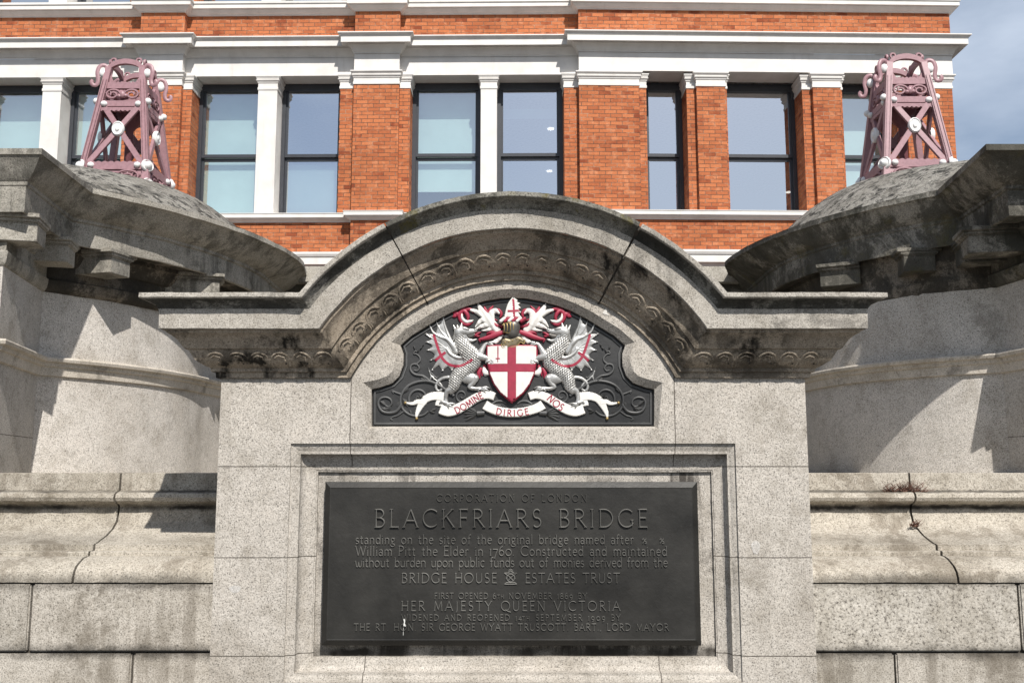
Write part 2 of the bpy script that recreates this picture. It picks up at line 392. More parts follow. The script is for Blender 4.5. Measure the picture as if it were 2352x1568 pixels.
tri = tessellate_polygon([[Vector((x, z, 0)) for x, z in l] for l in loops])
mb.add([(x, Y0, z) for x, z in flat], tri)
n = len(outl); mb.grid([[(x, Y0, z) for x, z in outl], [(x, Y0 + 2.6, z) for x, z in outl]], True)
IN2 = OUT
mb.grid([[(x, Y0, z) for x, z in CH], [(x, Y0 + .030, z) for x, z in OUT], [(x, Y0 + .10, z) for x, z in OUT]], True)
kid(pier, 'pier_body', mb, M_pier, smooth=25)

# moulded frame round the plaque
FI = [PX(727, 1280, Y0 + .10), PX(1638, 1280, Y0 + .10), PZ(1506, Y0 + .10), PZ(1083, Y0 + .10)]
fp = [(0, 0), (0, .011), (.07, .012), (.16, .015), (.26, .022), (.28, .0225), (.37, .0225), (.375, .046), (.42, .058), (.50, .068), (.60, .074), (.94, .080), (.95, .084), (1, .084), (1, .10)]
mb = MB(); rows = []
for s_, d in fp:
    q = [FO[i] + (FI[i] - FO[i]) * s_ for i in range(4)]
    cs = [(q[0], q[2]), (q[0], q[3]), (q[1], q[3]), (q[1], q[2])]
    rows.append([(cs[i][0] + (cs[(i + 1) % 4][0] - cs[i][0]) * t / 50, Y0 + d, cs[i][1] + (cs[(i + 1) % 4][1] - cs[i][1]) * t / 50) for i in range(4) for t in range(50)])
mb.grid(rows, True)
for i in range(200, len(mb.v)):
    q_ = Vector(mb.v[i]); mb.v[i] = tuple(q_ + _ns.noise_vector(q_ * 22) * .0016 + _ns.noise_vector(q_ * 70) * .0009)
M_frame = granite('frame_granite', grain=150, joints=PJ, warm=.55, stain=.16, stain_col=(.15, .135, .11))
kid(pier, 'plaque_frame', mb, M_frame, smooth=20)
mb = MB(); mb.add([(FI[0], Y0 + .0995, FI[2]), (FI[1], Y0 + .0995, FI[2]), (FI[1], Y0 + .0995, FI[3]), (FI[0], Y0 + .0995, FI[3])], [(0, 1, 2, 3)])
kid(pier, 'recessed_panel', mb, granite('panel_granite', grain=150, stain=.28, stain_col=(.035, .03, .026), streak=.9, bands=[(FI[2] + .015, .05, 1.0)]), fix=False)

M_patch = granite('repair_mortar', light=(.52, .50, .475), mid=(.42, .405, .385), dark=(.2, .19, .18), grain=200)
for u, v, a, b in ((1736, 1256, .020, .030), (540, 1352, .026, .016), (1048, 1290, .012, .018)):
    q = P(u, v, Y0)
    if u == 1048: continue
    mb = MB(); ring = [(q.x + math.cos(R(t)) * a * (1 + .12 * math.sin(3 * R(t))), Y0 - .0012, q.z + math.sin(R(t)) * b) for t in range(0, 360, 20)]; back = [(x, Y0 + .003, z) for x, _, z in ring]
    mb.grid([ring, back], True); mb.add(ring, [tuple(range(len(ring)))]); kid(pier, 'repair_patch', mb, M_patch)
q = P(1391, 716, Y0 - .001); mb = MB(); mb.prism([(q.x + a * .001, q.z + b * .001) for a, b in ((-14, -8), (-9, 4), (-2, 8), (1, 22), (6, 8), (7, -6), (16, -18), (4, -14))], Y0 - .0022, Y0 + .004)
kid(pier, 'bird_dropping', mb, plain('pale_dropping', (.56, .54, .50), .8))
# ------------------------------------------------------------------ bronze plaque
def bronze(name, col=(.030, .029, .026)):
    n = NT(name); k = n.noise(3.2, 6, .62); f = n.noise(60, 4, .7)
    c = n.mix(n.ramp(k, [(.32, 0), (.68, 1)]), tuple(v * .66 for v in col), tuple(v * 1.6 for v in col))
    c = n.mix(n.ramp(n.noise(30, 5, .75), [(.60, 0), (.75, .35)]), c, (.055, .052, .045))
    return n.set(Base_Color=c, Roughness=n.ramp(k, [(.3, .42), (.7, .60)]), Metallic=.25, Specular_IOR_Level=.5, Normal=n.bump(f, .22, .003, n.bump(n.noise(7, 4, .6), .25, .012)))
M_plaque = bronze('plaque_bronze', (.0195, .0183, .0157))
YF = Y0 + .035          # face of plaque
plaque = empty('inscribed_plaque', (CX, Y0 + .09, PZ(1482, YF)))
tag(plaque, 'dark bronze rectangular plaque with raised lettering, set in the granite frame below the arms', 'plaque')
x0, x1, z1 = PX(741, 1290, YF), PX(1607.5, 1290, YF), PZ(1106, YF); z0 = PZ(1483, YF)
mb = MB()
def rect(i, y): return [(x0 + i, y, z0 + i), (x0 + i, y, z1 - i), (x1 - i, y, z1 - i), (x1 - i, y, z0 + i)]
mb.grid([rect(0, Y0 + .098), rect(0, YF + .017), rect(.026, YF), rect(.030, YF + .0008)], True)
mb.add(rect(.030, YF + .0008), [(0, 1, 2, 3)])
kid(plaque, 'plate', mb, M_plaque)

# ---- stroke letters
def A(cx, cy, rx, ry, a0, a1, n=10): return arcpts(cx, cy, rx, ry, a0, a1, n)
G = {
 'A': (.78, [[(.0, 0), (.39, 1)], [(.39, 1), (.78, 0)], [(.14, .36), (.64, .36)]]),
 'B': (.56, [[(.08, 0), (.08, 1)], [(.08, 1)] + A(.28, .76, .22, .24, 90, -90) + [(.08, .52)], [(.08, .52)] + A(.28, .26, .27, .26, 90, -90) + [(.08, 0)]]),
 'C': (.80, [A(.48, .5, .46, .5, 45, 315, 18)]),
 'D': (.80, [[(.08, 0), (.08, 1)], [(.08, 1), (.3, 1)] + A(.3, .5, .48, .5, 90, -90, 14) + [(.08, 0)]]),
 'E': (.52, [[(.08, 0), (.08, 1)], [(.08, 1), (.50, 1)], [(.08, .52), (.44, .52)], [(.08, 0), (.52, 0)]]),
 'F': (.50, [[(.08, 0), (.08, 1)], [(.08, 1), (.50, 1)], [(.08, .52), (.44, .52)]]),
 'G': (.84, [A(.48, .5, .46, .5, 45, 330, 18), [(.80, .40), (.80, .08)], ]),
 'H': (.74, [[(.08, 0), (.08, 1)], [(.68, 0), (.68, 1)], [(.08, .52), (.68, .52)]]),
 'I': (.18, [[(.09, 0), (.09, 1)]]),
 'J': (.28, [[(.18, 1), (.18, .1)] + A(.02, .02, .16, .2, 20, -60, 5)]),
 'K': (.66, [[(.08, 0), (.08, 1)], [(.58, 1), (.08, .46)], [(.24, .62), (.68, 0)]]),
 'L': (.50, [[(.08, 0), (.08, 1)], [(.08, 0), (.50, 0)]]),
 'M': (.92, [[(.06, 0), (.14, 1)], [(.14, 1), (.46, .12)], [(.46, .12), (.78, 1)], [(.78, 1), (.86, 0)]]),
 'N': (.78, [[(.08, 0), (.08, 1)], [(.08, 1), (.70, 0)], [(.70, 0), (.70, 1)]]),
 'O': (.96, [A(.48, .5, .46, .5, 0, 360, 24)]),
 'P': (.54, [[(.08, 0), (.08, 1)], [(.08, 1)] + A(.28, .74, .25, .26, 90, -90) + [(.08, .48)]]),
 'Q': (.96, [A(.48, .5, .46, .5, 0, 360, 24), [(.5, .1), (.72, -.06), (1.05, -.16)]]),
 'R': (.62, [[(.08, 0), (.08, 1)], [(.08, 1)] + A(.28, .75, .24, .25, 90, -90) + [(.08, .5)], [(.26, .5), (.64, 0)]]),
 'S': (.50, [A(.25, .75, .2, .25, 40, 240, 9) + A(.24, .26, .23, .26, 70, -140, 10)]),
 'T': (.68, [[(.34, 0), (.34, 1)], [(.0, 1), (.68, 1)]]),
 'U': (.72, [[(.08, 1), (.08, .3)] + A(.36, .3, .28, .3, 180, 360, 12) + [(.64, .3), (.64, 1)]]),
 'V': (.74, [[(.0, 1), (.37, 0)], [(.37, 0), (.74, 1)]]),
 'W': (1.06, [[(.0, 1), (.28, 0)], [(.28, 0), (.53, .95)], [(.53, .95), (.80, 0)], [(.80, 0), (1.06, 1)]]),
 'Y': (.68, [[(.0, 1), (.34, .48)], [(.68, 1), (.34, .48)], [(.34, .48), (.34, 0)]]),
 '.': (.14, [[(.05, .02), (.10, .06)]]), ',': (.14, [[(.09, .07), (.03, -.10)]]), "'": (.1, [[(.05, 1), (.05, .8)]]),
 '0': (.66, [A(.33, .33, .30, .33, 0, 360, 18)]),
 '1': (.22, [[(.11, 0), (.11, .68)]]),
 '4': (.54, [[(.40, -.12), (.40, .66)], [(.40, .66), (.02, .16)], [(.02, .16), (.54, .16)]]),
 '6': (.54, [A(.27, .27, .24, .27, 0, 360, 16), [(.04, .30)] + A(.50, .40, .46, .58, 185, 105, 8)]),
 '7': (.52, [[(.02, .66), (.50, .66)], [(.50, .66), (.18, -.26)]]),
 '8': (.54, [A(.27, .24, .25, .24, 0, 360, 16), A(.27, .70, .20, .22, 0, 360, 14)]),
 '9': (.54, [A(.27, .40, .24, .27, 0, 360, 16), [(.50, .36)] + A(.04, .27, .46, .54, 5, -75, 8)]),
 'a': (.44, [[(.06, .56)] + A(.22, .46, .16, .16, 120, 0, 6) + [(.38, 0)], A(.20, .18, .17, .18, 0, 360, 12)]),
 'b': (.54, [[(.08, 0), (.08, 1)], A(.29, .31, .22, .31, 0, 360, 14)]),
 'c': (.46, [A(.27, .31, .23, .31, 50, 310, 12)]),
 'd': (.54, [[(.47, 0), (.47, 1)], A(.26, .31, .22, .31, 0, 360, 14)]),
 'e': (.48, [[(.05, .35), (.46, .35)] + A(.26, .31, .21, .31, 10, 315, 13)]),
 'f': (.34, [[(.14, 0), (.14, .74)] + A(.28, .74, .14, .24, 180, 60, 7), [(.02, .60), (.28, .60)]]),
 'g': (.48, [A(.22, .42, .17, .20, 0, 360, 12), [(.30, .25), (.10, .14), (.14, .02), (.36, -.02)] + A(.22, -.16, .22, .14, 40, -200, 10), [(.36, .56), (.48, .62)]]),
 'h': (.54, [[(.08, 0), (.08, 1)], [(.08, .40)] + A(.27, .40, .19, .22, 160, 0, 8) + [(.46, 0)]]),
 'i': (.18, [[(.09, 0), (.09, .62)], [(.07, .82), (.11, .86)]]),
 'l': (.18, [[(.09, 0), (.09, 1)]]),
 'm': (.82, [[(.08, 0), (.08, .62)], [(.08, .40)] + A(.25, .42, .17, .2, 160, 0, 7) + [(.42, 0)], [(.42, .40)] + A(.59, .42, .17, .2, 160, 0, 7) + [(.76, 0)]]),
 'n': (.54, [[(.08, 0), (.08, .62)], [(.08, .40)] + A(.27, .42, .19, .2, 160, 0, 8) + [(.46, 0)]]),
 'o': (.54, [A(.27, .31, .24, .31, 0, 360, 16)]),
 'p': (.54, [[(.08, -.34), (.08, .62)], A(.29, .31, .22, .31, 0, 360, 14)]),
 'r': (.36, [[(.08, 0), (.08, .62)], [(.08, .40)] + A(.25, .44, .15, .18, 160, 50, 5)]),
 's': (.36, [A(.18, .46, .14, .16, 40, 240, 8) + A(.17, .16, .16, .16, 70, -140, 8)]),
 't': (.34, [[(.13, .82), (.13, .14)] + A(.25, .14, .12, .14, 180, 310, 6), [(.0, .60), (.30, .60)]]),
 'u': (.54, [[(.08, .62), (.08, .2)] + A(.26, .2, .18, .2, 180, 330, 7), [(.46, .62), (.46, 0)]]),
 'v': (.48, [[(.0, .62), (.24, 0)], [(.24, 0), (.48, .62)]]),
 'w': (.72, [[(.02, .62), (.12, .1)] + A(.22, .12, .1, .12, 200, 340, 4) + [(.36, .5)], [(.36, .5), (.40, .12)] + A(.52, .14, .12, .14, 200, 340, 4) + [(.70, .62)]]),
 '~': (.62, [[(.05, .42)] + A(.16, .46, .11, .12, 200, -60, 8) + [(.34, .26)] + A(.42, .14, .12, .12, 120, -150, 8), [(.52, .62), (.30, .36), (.08, .06)]]),
 ' ': (.34, []),
}
def stroke_mesh(mb, pts, w, h, tf, closed=False):
    pts = [Vector(p) for p in pts]; n = len(pts); rows = [[], [], [], [], []]
    for i in range(n):
        a = pts[i - 1] if (i > 0 or closed) else None; c = pts[(i + 1) % n] if (i < n - 1 or closed) else None
        d1 = (pts[i] - a) if a is not None else (c - pts[i]); d2 = (c - pts[i]) if c is not None else d1
        if d1.length < 1e-6: d1 = d2
        if d2.length < 1e-6: d2 = d1
        d1 = d1.normalized(); d2 = d2.normalized()
        n1 = Vector((-d1.y, d1.x)); n2 = Vector((-d2.y, d2.x)); m = n1 + n2; m = m / max(m.length_squared, 1.0) * 2
        for r_, (k, hh) in zip(rows, ((1, 0), (.55, .85), (0, 1), (-.55, .85), (-1, 0))):
            q = pts[i] + m * k * w; r_.append(tf(q.x, q.y, hh * h))
    if closed: [r_.append(r_[0]) for r_ in rows]
    mb.grid(rows)
    if not closed:
        for e in (0, -1):
            o = len(mb.v); mb.v += [tuple(r_[e]) for r_ in rows]; mb.f.append(tuple(range(o, o + 5)))
def letter(mb, ch, w, h, tf, serif=.085):
    W_, strokes = G[ch]
    ends = [s_[0] for s_ in strokes] + [s_[-1] for s_ in strokes]
    for s_ in strokes:
        closed = (Vector(s_[0]) - Vector(s_[-1])).length < 1e-3 and len(s_) > 4
        stroke_mesh(mb, s_[:-1] if closed else s_, w, h, tf, closed)
        if closed or ch in '.,~': continue
        for e, nb in ((s_[0], s_[1]), (s_[-1], s_[-2])):
            touch = 0
            for s2 in strokes:
                for q in s2:
                    if s2 is not s_ and (Vector(q) - Vector(e)).length < .07: touch = 1
            d = Vector(nb) - Vector(e)
            if abs(d.y) >= abs(d.x) * .8:
                if touch: 
                    # corner of B, D, E ... keep an outward serif on the stem's left
                    if e[0] < .12 and abs(d.x) < .02: stroke_mesh(mb, [(e[0] - serif * .9, e[1]), (e[0], e[1])], w * .6, h * .9, tf)
                    continue
                lo = ch.islower()
                s0 = serif if not lo else serif * (.75 if e[1] < .05 else .0)
                s1 = serif if not lo else serif * .85
                if lo and e[1] >= .05: stroke_mesh(mb, [(e[0] - s1, e[1] - .04), (e[0], e[1])], w * .6, h * .9, tf)
                elif len(s_) < 8 or lo: stroke_mesh(mb, [(e[0] - s0, e[1]), (e[0] + s0, e[1])], w * .6, h * .9, tf)
            elif not touch and not ch.islower():
                stroke_mesh(mb, [(e[0], e[1] - serif * .8), (e[0], e[1] + serif * .8)], w * .6, h * .9, tf)
    return W_
def text_words(txt, X0, X1, zb, cap, w, h, Y, word=.42):
    """one mesh per word, the line justified between X0 and X1"""
    ws = [G[c][0] if c != ' ' else word for c in txt]; nat = sum(ws) * cap
    sx = cap; gap = (X1 - X0 - nat) / max(1, len(txt) - 1)
    if gap < .05 * cap: sx = (X1 - X0 - .05 * cap * (len(txt) - 1)) / sum(ws); gap = .05 * cap
    x = X0; out = [MB()]
    for c, wd in zip(txt, ws):
        if c == ' ': out.append(MB())
        else:
            xx = x; letter(out[-1], c, w, h, lambda a, b, d: (xx + a * sx, Y - d, zb + b * cap))
        x += wd * sx + gap
    return out
def pu(x): return 715 + .392 * x
def pv(y): return 1081.9 + .392 * y
LINES = [('CORPORATION OF LONDON', 735, 1612, 176, 40, .042), ('BLACKFRIARS BRIDGE', 372, 1968, 326, 103, .042),
         ('standing on the site of the original bridge named after', 260, 1888, 424, 54, .050), ('~', 1938, 1978, 424, 50, .05), ('~', 2040, 2080, 424, 50, .05),
         ('William Pitt the Elder in 1760. Constructed and maintained', 260, 2084, 493, 56, .050), ('without burden upon public funds out of monies derived from the', 258, 2088, 559, 56, .050),
         ('BRIDGE HOUSE', 530, 1086, 652, 56, .050), ('ESTATES TRUST', 1254, 1808, 652, 56, .050),
         ('FIRST OPENED 6', 722, 1082, 745, 33, .062), ('TH.', 1090, 1136, 745, 22, .07), ('NOVEMBER 1869 BY', 1158, 1614, 745, 33, .062),
         ('HER MAJESTY QUEEN VICTORIA', 528, 1808, 815, 55, .050),
         ('WIDENED AND REOPENED 14', 530, 1232, 872, 33, .062), ('TH.', 1236, 1290, 872, 22, .07), ('SEPTEMBER 1909 BY', 1316, 1810, 872, 33, .062),
         ('THE RT. HON. SIR GEORGE WYATT TRUSCOTT. BART., LORD MAYOR', 250, 2092, 931, 39, .055)]
M_letter = bronze('letter_bronze', (.128, .124, .112))
for txt, a, b, base, cap, w in LINES:
    zb = PZ(pv(base), YF); ca = PZ(pv(base - cap), YF) - zb
    for mb in text_words(txt, PX(pu(a), pv(base), YF), PX(pu(b), pv(base), YF), zb, ca, w, max(.15 * ca, .0070), YF + .001):
        kid(plaque, 'ornament' if txt == '~' else 'raised_word', mb, M_letter, fix=False, weld=False)
# emblem between BRIDGE HOUSE and ESTATES TRUST
mb = MB(); ex = PX(pu(1168), pv(618), YF); ez = PZ(pv(660), YF); k = (PZ(pv(570), YF) - ez)
tf = lambda a, b, d: (ex + a * k, YF + .001 - d, ez + b * k)
hh = .006
for st, cl in (([(-.40, 0), (.40, 0)], 0), ([(-.40, 0), (-.28, .10), (.28, .10), (.40, 0)], 0), (A(0, .40, .26, .26, 0, 360, 18)[:-1], 1), ([(-.18, .22), (.18, .58)], 0), ([(-.18, .58), (.18, .22)], 0),
               ([(-.42, .72), (.42, .72), (.22, .58), (.30, .34)], 0), ([(-.42, .72), (-.22, .58), (-.30, .34)], 0), ([(-.20, .74), (0, .86), (.20, .74)], 0), ([(0, .82), (0, 1.0)], 0), ([(-.09, .93), (.09, .93)], 0), ([(-.12, .76), (-.12, .94)], 0), ([(.12, .76), (.12, .94)], 0)):
    stroke_mesh(mb, st, .035, hh, tf, bool(cl))
kid(plaque, 'emblem', mb, M_letter, fix=False, weld=False)
# pale bird dropping run
mb = MB(); dx = PX(pu(540), pv(880), YF); dz = PZ(pv(905), YF)
mb.prism([(dx + .006 + a * .0009, dz + b * .0009) for a, b in ((-6, 6), (-3, 20), (-7, 36), (-2, 33), (1, 38), (3, 26), (1, 14), (6, 2), (3, -3), (0, 4), (-3, -2))], YF - .0075, YF - .0062)
mb.prism([(dx + a * .001, dz + b * .001) for a, b in ((-1, -40), (0, -6), (1.0, -6), (.8, -40))], YF - .001, YF + .0002)
kid(plaque, 'bird_dropping', mb, plain('dropping_white', (.55, .55, .52), .8))
# joint filling seen deep in the two open joints of the arch
mb = MB()
for a, g in ((90 + 28.6, .16), (90 - 28.6, .25)):
    mb.grid([[(CX + math.cos(R(q)) * (R0 + h - .012), Y0 - p + .016, ZC + math.sin(R(q)) * (R0 + h - .012)) for q in (a + g * 1.6, a - g * 1.6)] for p, h in PROF])
kid(pier, 'joint_filling', mb, M_mortar, fix=False)

# ------------------------------------------------------------------ coat of arms (relief worked out as height fields)
KC = .28 * YP / (FP / CT)                                # metres per unit of the drawing
def cw(x, y, h=0.0):
    """drawing point -> world on the face of the back plate, h metres proud of it"""
    q = P((900 + x / 3.36) * .9408, (710 + y / 3.36) * .9408, YP); return Vector((q.x, YP - h, q.z))
def ec(pts):                                            # second drawing scale
    return [(336 + .7288 * p[0], .7288 * p[1]) + tuple(.7288 * v for v in p[2:3]) + tuple(p[3:]) for p in pts]
def mir(pts): return [(2350 - p[0],) + tuple(p[1:]) for p in pts]
class HF:
    def __init__(s, sp=4.0): s.pr = []; s.sp = sp; s.post = None
    def chain(s, pts, base=0.0, k=.75, sm=4):
        """tapering limb through (x, y, r); half-round"""
        s.pr.append(('c', np.array(smoothline(pts, sm) if sm else pts, float), base, k)); return s
    def poly(s, pts, base=0.0, H=8.0, w=14.0, sm=0):
        s.pr.append(('p', np.array(smoothline(pts, sm, True) if sm else pts, float), base, H, w)); return s
    def bounds(s):
        lo = np.array([1e9, 1e9]); hi = -lo
        for p in s.pr:
            q = p[1]; r = q[:, 2].max() if p[0] == 'c' else 0
            lo = np.minimum(lo, q[:, :2].min(0) - r); hi = np.maximum(hi, q[:, :2].max(0) + r)
        return lo - s.sp * 2, hi + s.sp * 2
    def field(s, X, Y):
        Hh = np.full(X.shape, -99.0)
        for p in s.pr:
            if p[0] == 'c':
                _, q, base, k = p
                for i in range(len(q) - 1):
                    a, b = q[i], q[i + 1]; d = b[:2] - a[:2]; l2 = max((d ** 2).sum(), 1e-6)
                    rm = max(a[2], b[2]) + 1
                    sel = (X > min(a[0], b[0]) - rm) & (X < max(a[0], b[0]) + rm) & (Y > min(a[1], b[1]) - rm) & (Y < max(a[1], b[1]) + rm)
                    if not sel.any(): continue
                    xs, ys = X[sel], Y[sel]
                    t = np.clip(((xs - a[0]) * d[0] + (ys - a[1]) * d[1]) / l2, 0, 1); r = a[2] + (b[2] - a[2]) * t
                    dd = np.hypot(xs - a[0] - t * d[0], ys - a[1] - t * d[1]) / r
                    h = np.where(dd < 1, base + r * k * np.sqrt(np.clip(1 - dd * dd, 0, 1)) ** .85 + .02, -99)
                    Hh[sel] = np.maximum(Hh[sel], h)
            else:
                _, q, base, H, w = p; n = len(q)
                ins = np.zeros(X.shape, bool); dist = np.full(X.shape, 1e9)
                for i in range(n):
                    a, b = q[i], q[(i + 1) % n]; d = b - a; l2 = max((d ** 2).sum(), 1e-9)
                    t = np.clip(((X - a[0]) * d[0] + (Y - a[1]) * d[1]) / l2, 0, 1)
                    dist = np.minimum(dist, np.hypot(X - a[0] - t * d[0], Y - a[1] - t * d[1]))
                    c = ((a[1] > Y) != (b[1] > Y)); 
                    with np.errstate(divide='ignore', invalid='ignore'):
                        xi = a[0] + (Y - a[1]) * d[0] / (d[1] if abs(d[1]) > 1e-9 else 1e-9)
                    ins ^= c & (X < xi)
                u = np.clip(dist / w, 0, 1)
                h = np.where(ins, base + H * np.sqrt(np.clip(1 - (1 - u) ** 2, 0, 1)) + .02, -99)
                Hh = np.maximum(Hh, h)
        if s.post is not None: Hh = np.where(Hh > 0, s.post(X, Y, Hh), Hh)
        return Hh
    def mesh(s, name, m, parent, smooth=60, floor=-2.0):
        lo, hi = s.bounds(); nx = int((hi[0] - lo[0]) / s.sp) + 2; ny = int((hi[1] - lo[1]) / s.sp) + 2
        X, Y = np.meshgrid(lo[0] + np.arange(nx) * s.sp, lo[1] + np.arange(ny) * s.sp)
        H = s.field(X, Y); pos = H > -50
        cell = pos[:-1, :-1] | pos[1:, :-1] | pos[:-1, 1:] | pos[1:, 1:]
        use = np.zeros(pos.shape, bool); use[:-1, :-1] |= cell; use[1:, :-1] |= cell; use[:-1, 1:] |= cell; use[1:, 1:] |= cell
        idx = np.full(pos.shape, -1); idx[use] = np.arange(use.sum())
        mb = MB(); mb.v = [tuple(cw(x, y, (h if h > -50 else floor) * KC)) for x, y, h in zip(X[use], Y[use], H[use])]
        I, J = np.nonzero(cell)
        mb.f = [(idx[i, j], idx[i, j + 1], idx[i + 1, j + 1], idx[i + 1, j]) for i, j in zip(I, J)]
        mb.f = [tuple(int(q) for q in f) for f in mb.f]
        s.last = (X, Y, H)
        return kid(parent, name, mb, m, smooth=smooth, fix=False, weld=False)
def strip(field, path, w, lift, name, m, parent, sm=6):
    """painted raised band that follows a height field"""
    pts = smoothline(path, sm); rows = [[], [], [], []]
    for i, p in enumerate(pts):
        a = Vector(pts[max(i - 1, 0)][:2]); b = Vector(pts[min(i + 1, len(pts) - 1)][:2]); d = (b - a).normalized(); n = Vector((-d.y, d.x)); ww = p[2] if len(p) > 2 else w
        for r_, k in zip(rows, (-.5, -.17, .17, .5)):
            q = Vector(p[:2]) + n * k * ww; h = float(field(np.array([[q.x]]), np.array([[q.y]]))[0, 0]); h = max(h, 3) + lift
            r_.append(cw(q.x, q.y, h * KC))
    mb = MB(); mb.grid(rows); mb.grid([[v + Vector((0, .0035, 0)) for v in rows[0]], rows[0]]); mb.grid([rows[3], [v + Vector((0, .0035, 0)) for v in rows[3]]])
    return kid(parent, name, mb, m, smooth=50, fix=False)

def paint(name, col, rough=.5, var=.14, dirt=.35, metal=0.0, dcol=(.12, .105, .09)):
    n = NT(name); k = n.noise(40, 5, .65); k2 = n.noise(14, 6, .7)
    c = n.mix(1.0, col, n.ramp(k, [(.3, 1 - var), (.6, 1.0)]), 'MULTIPLY'); c = n.mix(n.ramp(k2, [(.52, 0), (.72, dirt)]), c, dcol)
    return n.set(Base_Color=c, Roughness=rough, Metallic=metal, Normal=n.bump(k, .15, .003))
M_plate = bronze('plate_bronze', (.021, .021, .021))
M_scroll = bronze('scroll_bronze', (.058, .058, .057))
M_red = paint('arms_red', (.30, .018, .045), .5, .2, .12, 0, (.10, .02, .03))
M_white = paint('arms_white', (.66, .64, .60), .5, .10, .30, 0, (.42, .38, .33))
M_gold = paint('arms_gold', (.33, .24, .10), .42, .25, .4, .5)
M_steel = paint('helmet_steel', (.10, .092, .082), .40, .25, .35, .4)
def silver():
    n = NT('dragon_silver'); k = n.noise(30, 5, .65); k2 = n.noise(9, 5, .7)
    c = n.mix(n.ramp(k, [(.32, 0), (.66, 1)]), (.29, .285, .27), (.56, .55, .525)); c = n.mix(n.ramp(k2, [(.52, 0), (.68, .5)]), c, (.12, .11, .095))
    return n.set(Base_Color=c, Roughness=.36, Metallic=.6, Normal=n.bump(k, .12, .003))
M_silver = silver()

arms = empty('coat_of_arms', (XM, YP, P(1178, 979, YP).z))
tag(arms, 'painted cast coat of arms with silver dragons and red cross shield under the arch', 'coat of arms')
# back plate with raised rim
inset = offs(OUT, -.004)
mb = MB(); mb.prism([(x, z) for x, z in inset], YP, Y0 + .105)
kid(arms, 'back_plate', mb, M_plate)
mb = MB(); rim = offs(OUT, -.016); rim = smoothline(rim, 1, True)
mb.grid([[(x, YP + .001, z) for x, z in offs(OUT, -.008)], [(x, YP - .006, z) for x, z in offs(OUT, -.0105)], [(x, YP - .006, z) for x, z in offs(OUT, -.017)], [(x, YP + .001, z) for x, z in offs(OUT, -.020)]], True)
kid(arms, 'rim', mb, M_scroll, fix=False)

# ---- scrollwork of the ground
def spiral(cx, cy, r0, r1, a0, turns, n=40):
    return [(cx + (r0 + (r1 - r0) * i / n) * math.cos(R(a0 + 360 * turns * i / n)), cy + (r0 + (r1 - r0) * i / n) * math.sin(R(a0 + 360 * turns * i / n))) for i in range(n + 1)]
def vine(mb, pts, r0=7, r1=3, k=1.0):
    p = smoothline(pts, 5); n = len(p)
    mb.tube([cw(x, y, 4 * KC) for x, y in p], [(r0 + (r1 - r0) * i / (n - 1)) * 1.55 * KC for i in range(n)], 7)
def leaf(mb, x, y, a, l, w=.35):
    d = Vector((math.cos(R(a)), math.sin(R(a)))); q = Vector((-d.y, d.x)); f = lambda t, s_, h: cw(x + d.x * t * l + q.x * s_ * l, y + d.y * t * l + q.y * s_ * l, h * 1.6 * KC)
    l *= 1.2; w *= 1.25
    mb.grid([[f(0, 0, 1), f(.35, -w / 2, 1), f(.7, -w / 2.6, 1), f(1, 0, 2)], [f(0, 0, 7), f(.35, 0, 12), f(.7, 0, 10), f(1, 0, 3)], [f(0, 0, 1), f(.35, w / 2, 1), f(.7, w / 2.6, 1), f(1, 0, 2)]])
for sd in (0, 1):
    mm = mir if sd else (lambda q: q)
    def addv(pts, r0=7, r1=3): vine(mb, mm(pts), r0, r1)
    def addl(x, y, a, l, w=.35): leaf(mb, mm([(x, y)])[0][0], y, 180 - a if sd else a, l, w)
    mb = MB()
    addv([(700, 860), (600, 790), (510, 745), (420, 742), (330, 775), (275, 840), (262, 910), (290, 980), (360, 1022), (440, 1020), (490, 985)], 10, 6)
    addv(spiral(415, 880, 88, 20, 150, 1.15), 8, 5)
    addv([(510, 745), (450, 700), (380, 685), (345, 650), (350, 610), (390, 600), (415, 630), (400, 655), (375, 650)], 8, 4)
    addv([(385, 605), (420, 575), (420, 545), (395, 520), (370, 515), (380, 495), (400, 500)], 6, 3)
    addv([(275, 850), (230, 835), (195, 820), (205, 838)], 6, 4)
    addv([(270, 930), (230, 985), (170, 1000), (110, 985), (80, 930), (95, 885), (140, 872), (180, 890), (190, 925), (165, 948), (140, 940)], 10, 5)
    addv([(290, 985), (240, 1020), (205, 1030), (180, 1050), (200, 1058)], 5, 3)
    addv(spiral(765, 860, 58, 12, 40, 1.3), 7, 4)
    addv([(560, 720), (530, 690), (500, 655), (490, 630)], 7, 3)
    for k in range(7): addl(425, 880, k * 51, 34, .5)
    for x, y, a, l in ((500, 745, 200, 70), (470, 735, 235, 55), (330, 790, 130, 50), (280, 880, 60, 70), (262, 900, 110, 60), (100, 960, 20, 60), (120, 985, 330, 60), (150, 990, 300, 55), (395, 510, 300, 34), (420, 480, 320, 26), (440, 455, 310, 20), (380, 480, 250, 30), (510, 990, 330, 45), (500, 985, 20, 40), (90, 900, 40, 60), (350, 1015, 250, 40)): addl(x, y, a, l, .45)
    kid(arms, 'scrollwork', mb, M_scroll, smooth=60, weld=False); mb = MB()
    # thistle head below the motto ribbon
    for a in (165, 180, 195, 150, 210): addl(900, 1005, a, 105, .22)
    vine(mb, mm([(950, 1000), (915, 1002), (890, 1004)]), 13, 16)
    vine(mb, mm([(1010, 930), (1050, 905), (1100, 905), (1130, 925)]), 8, 4); vine(mb, mm([(1000, 950), (1040, 935), (1085, 940)]), 7, 4)
    kid(arms, 'thistle', mb, M_scroll, smooth=60, weld=False)

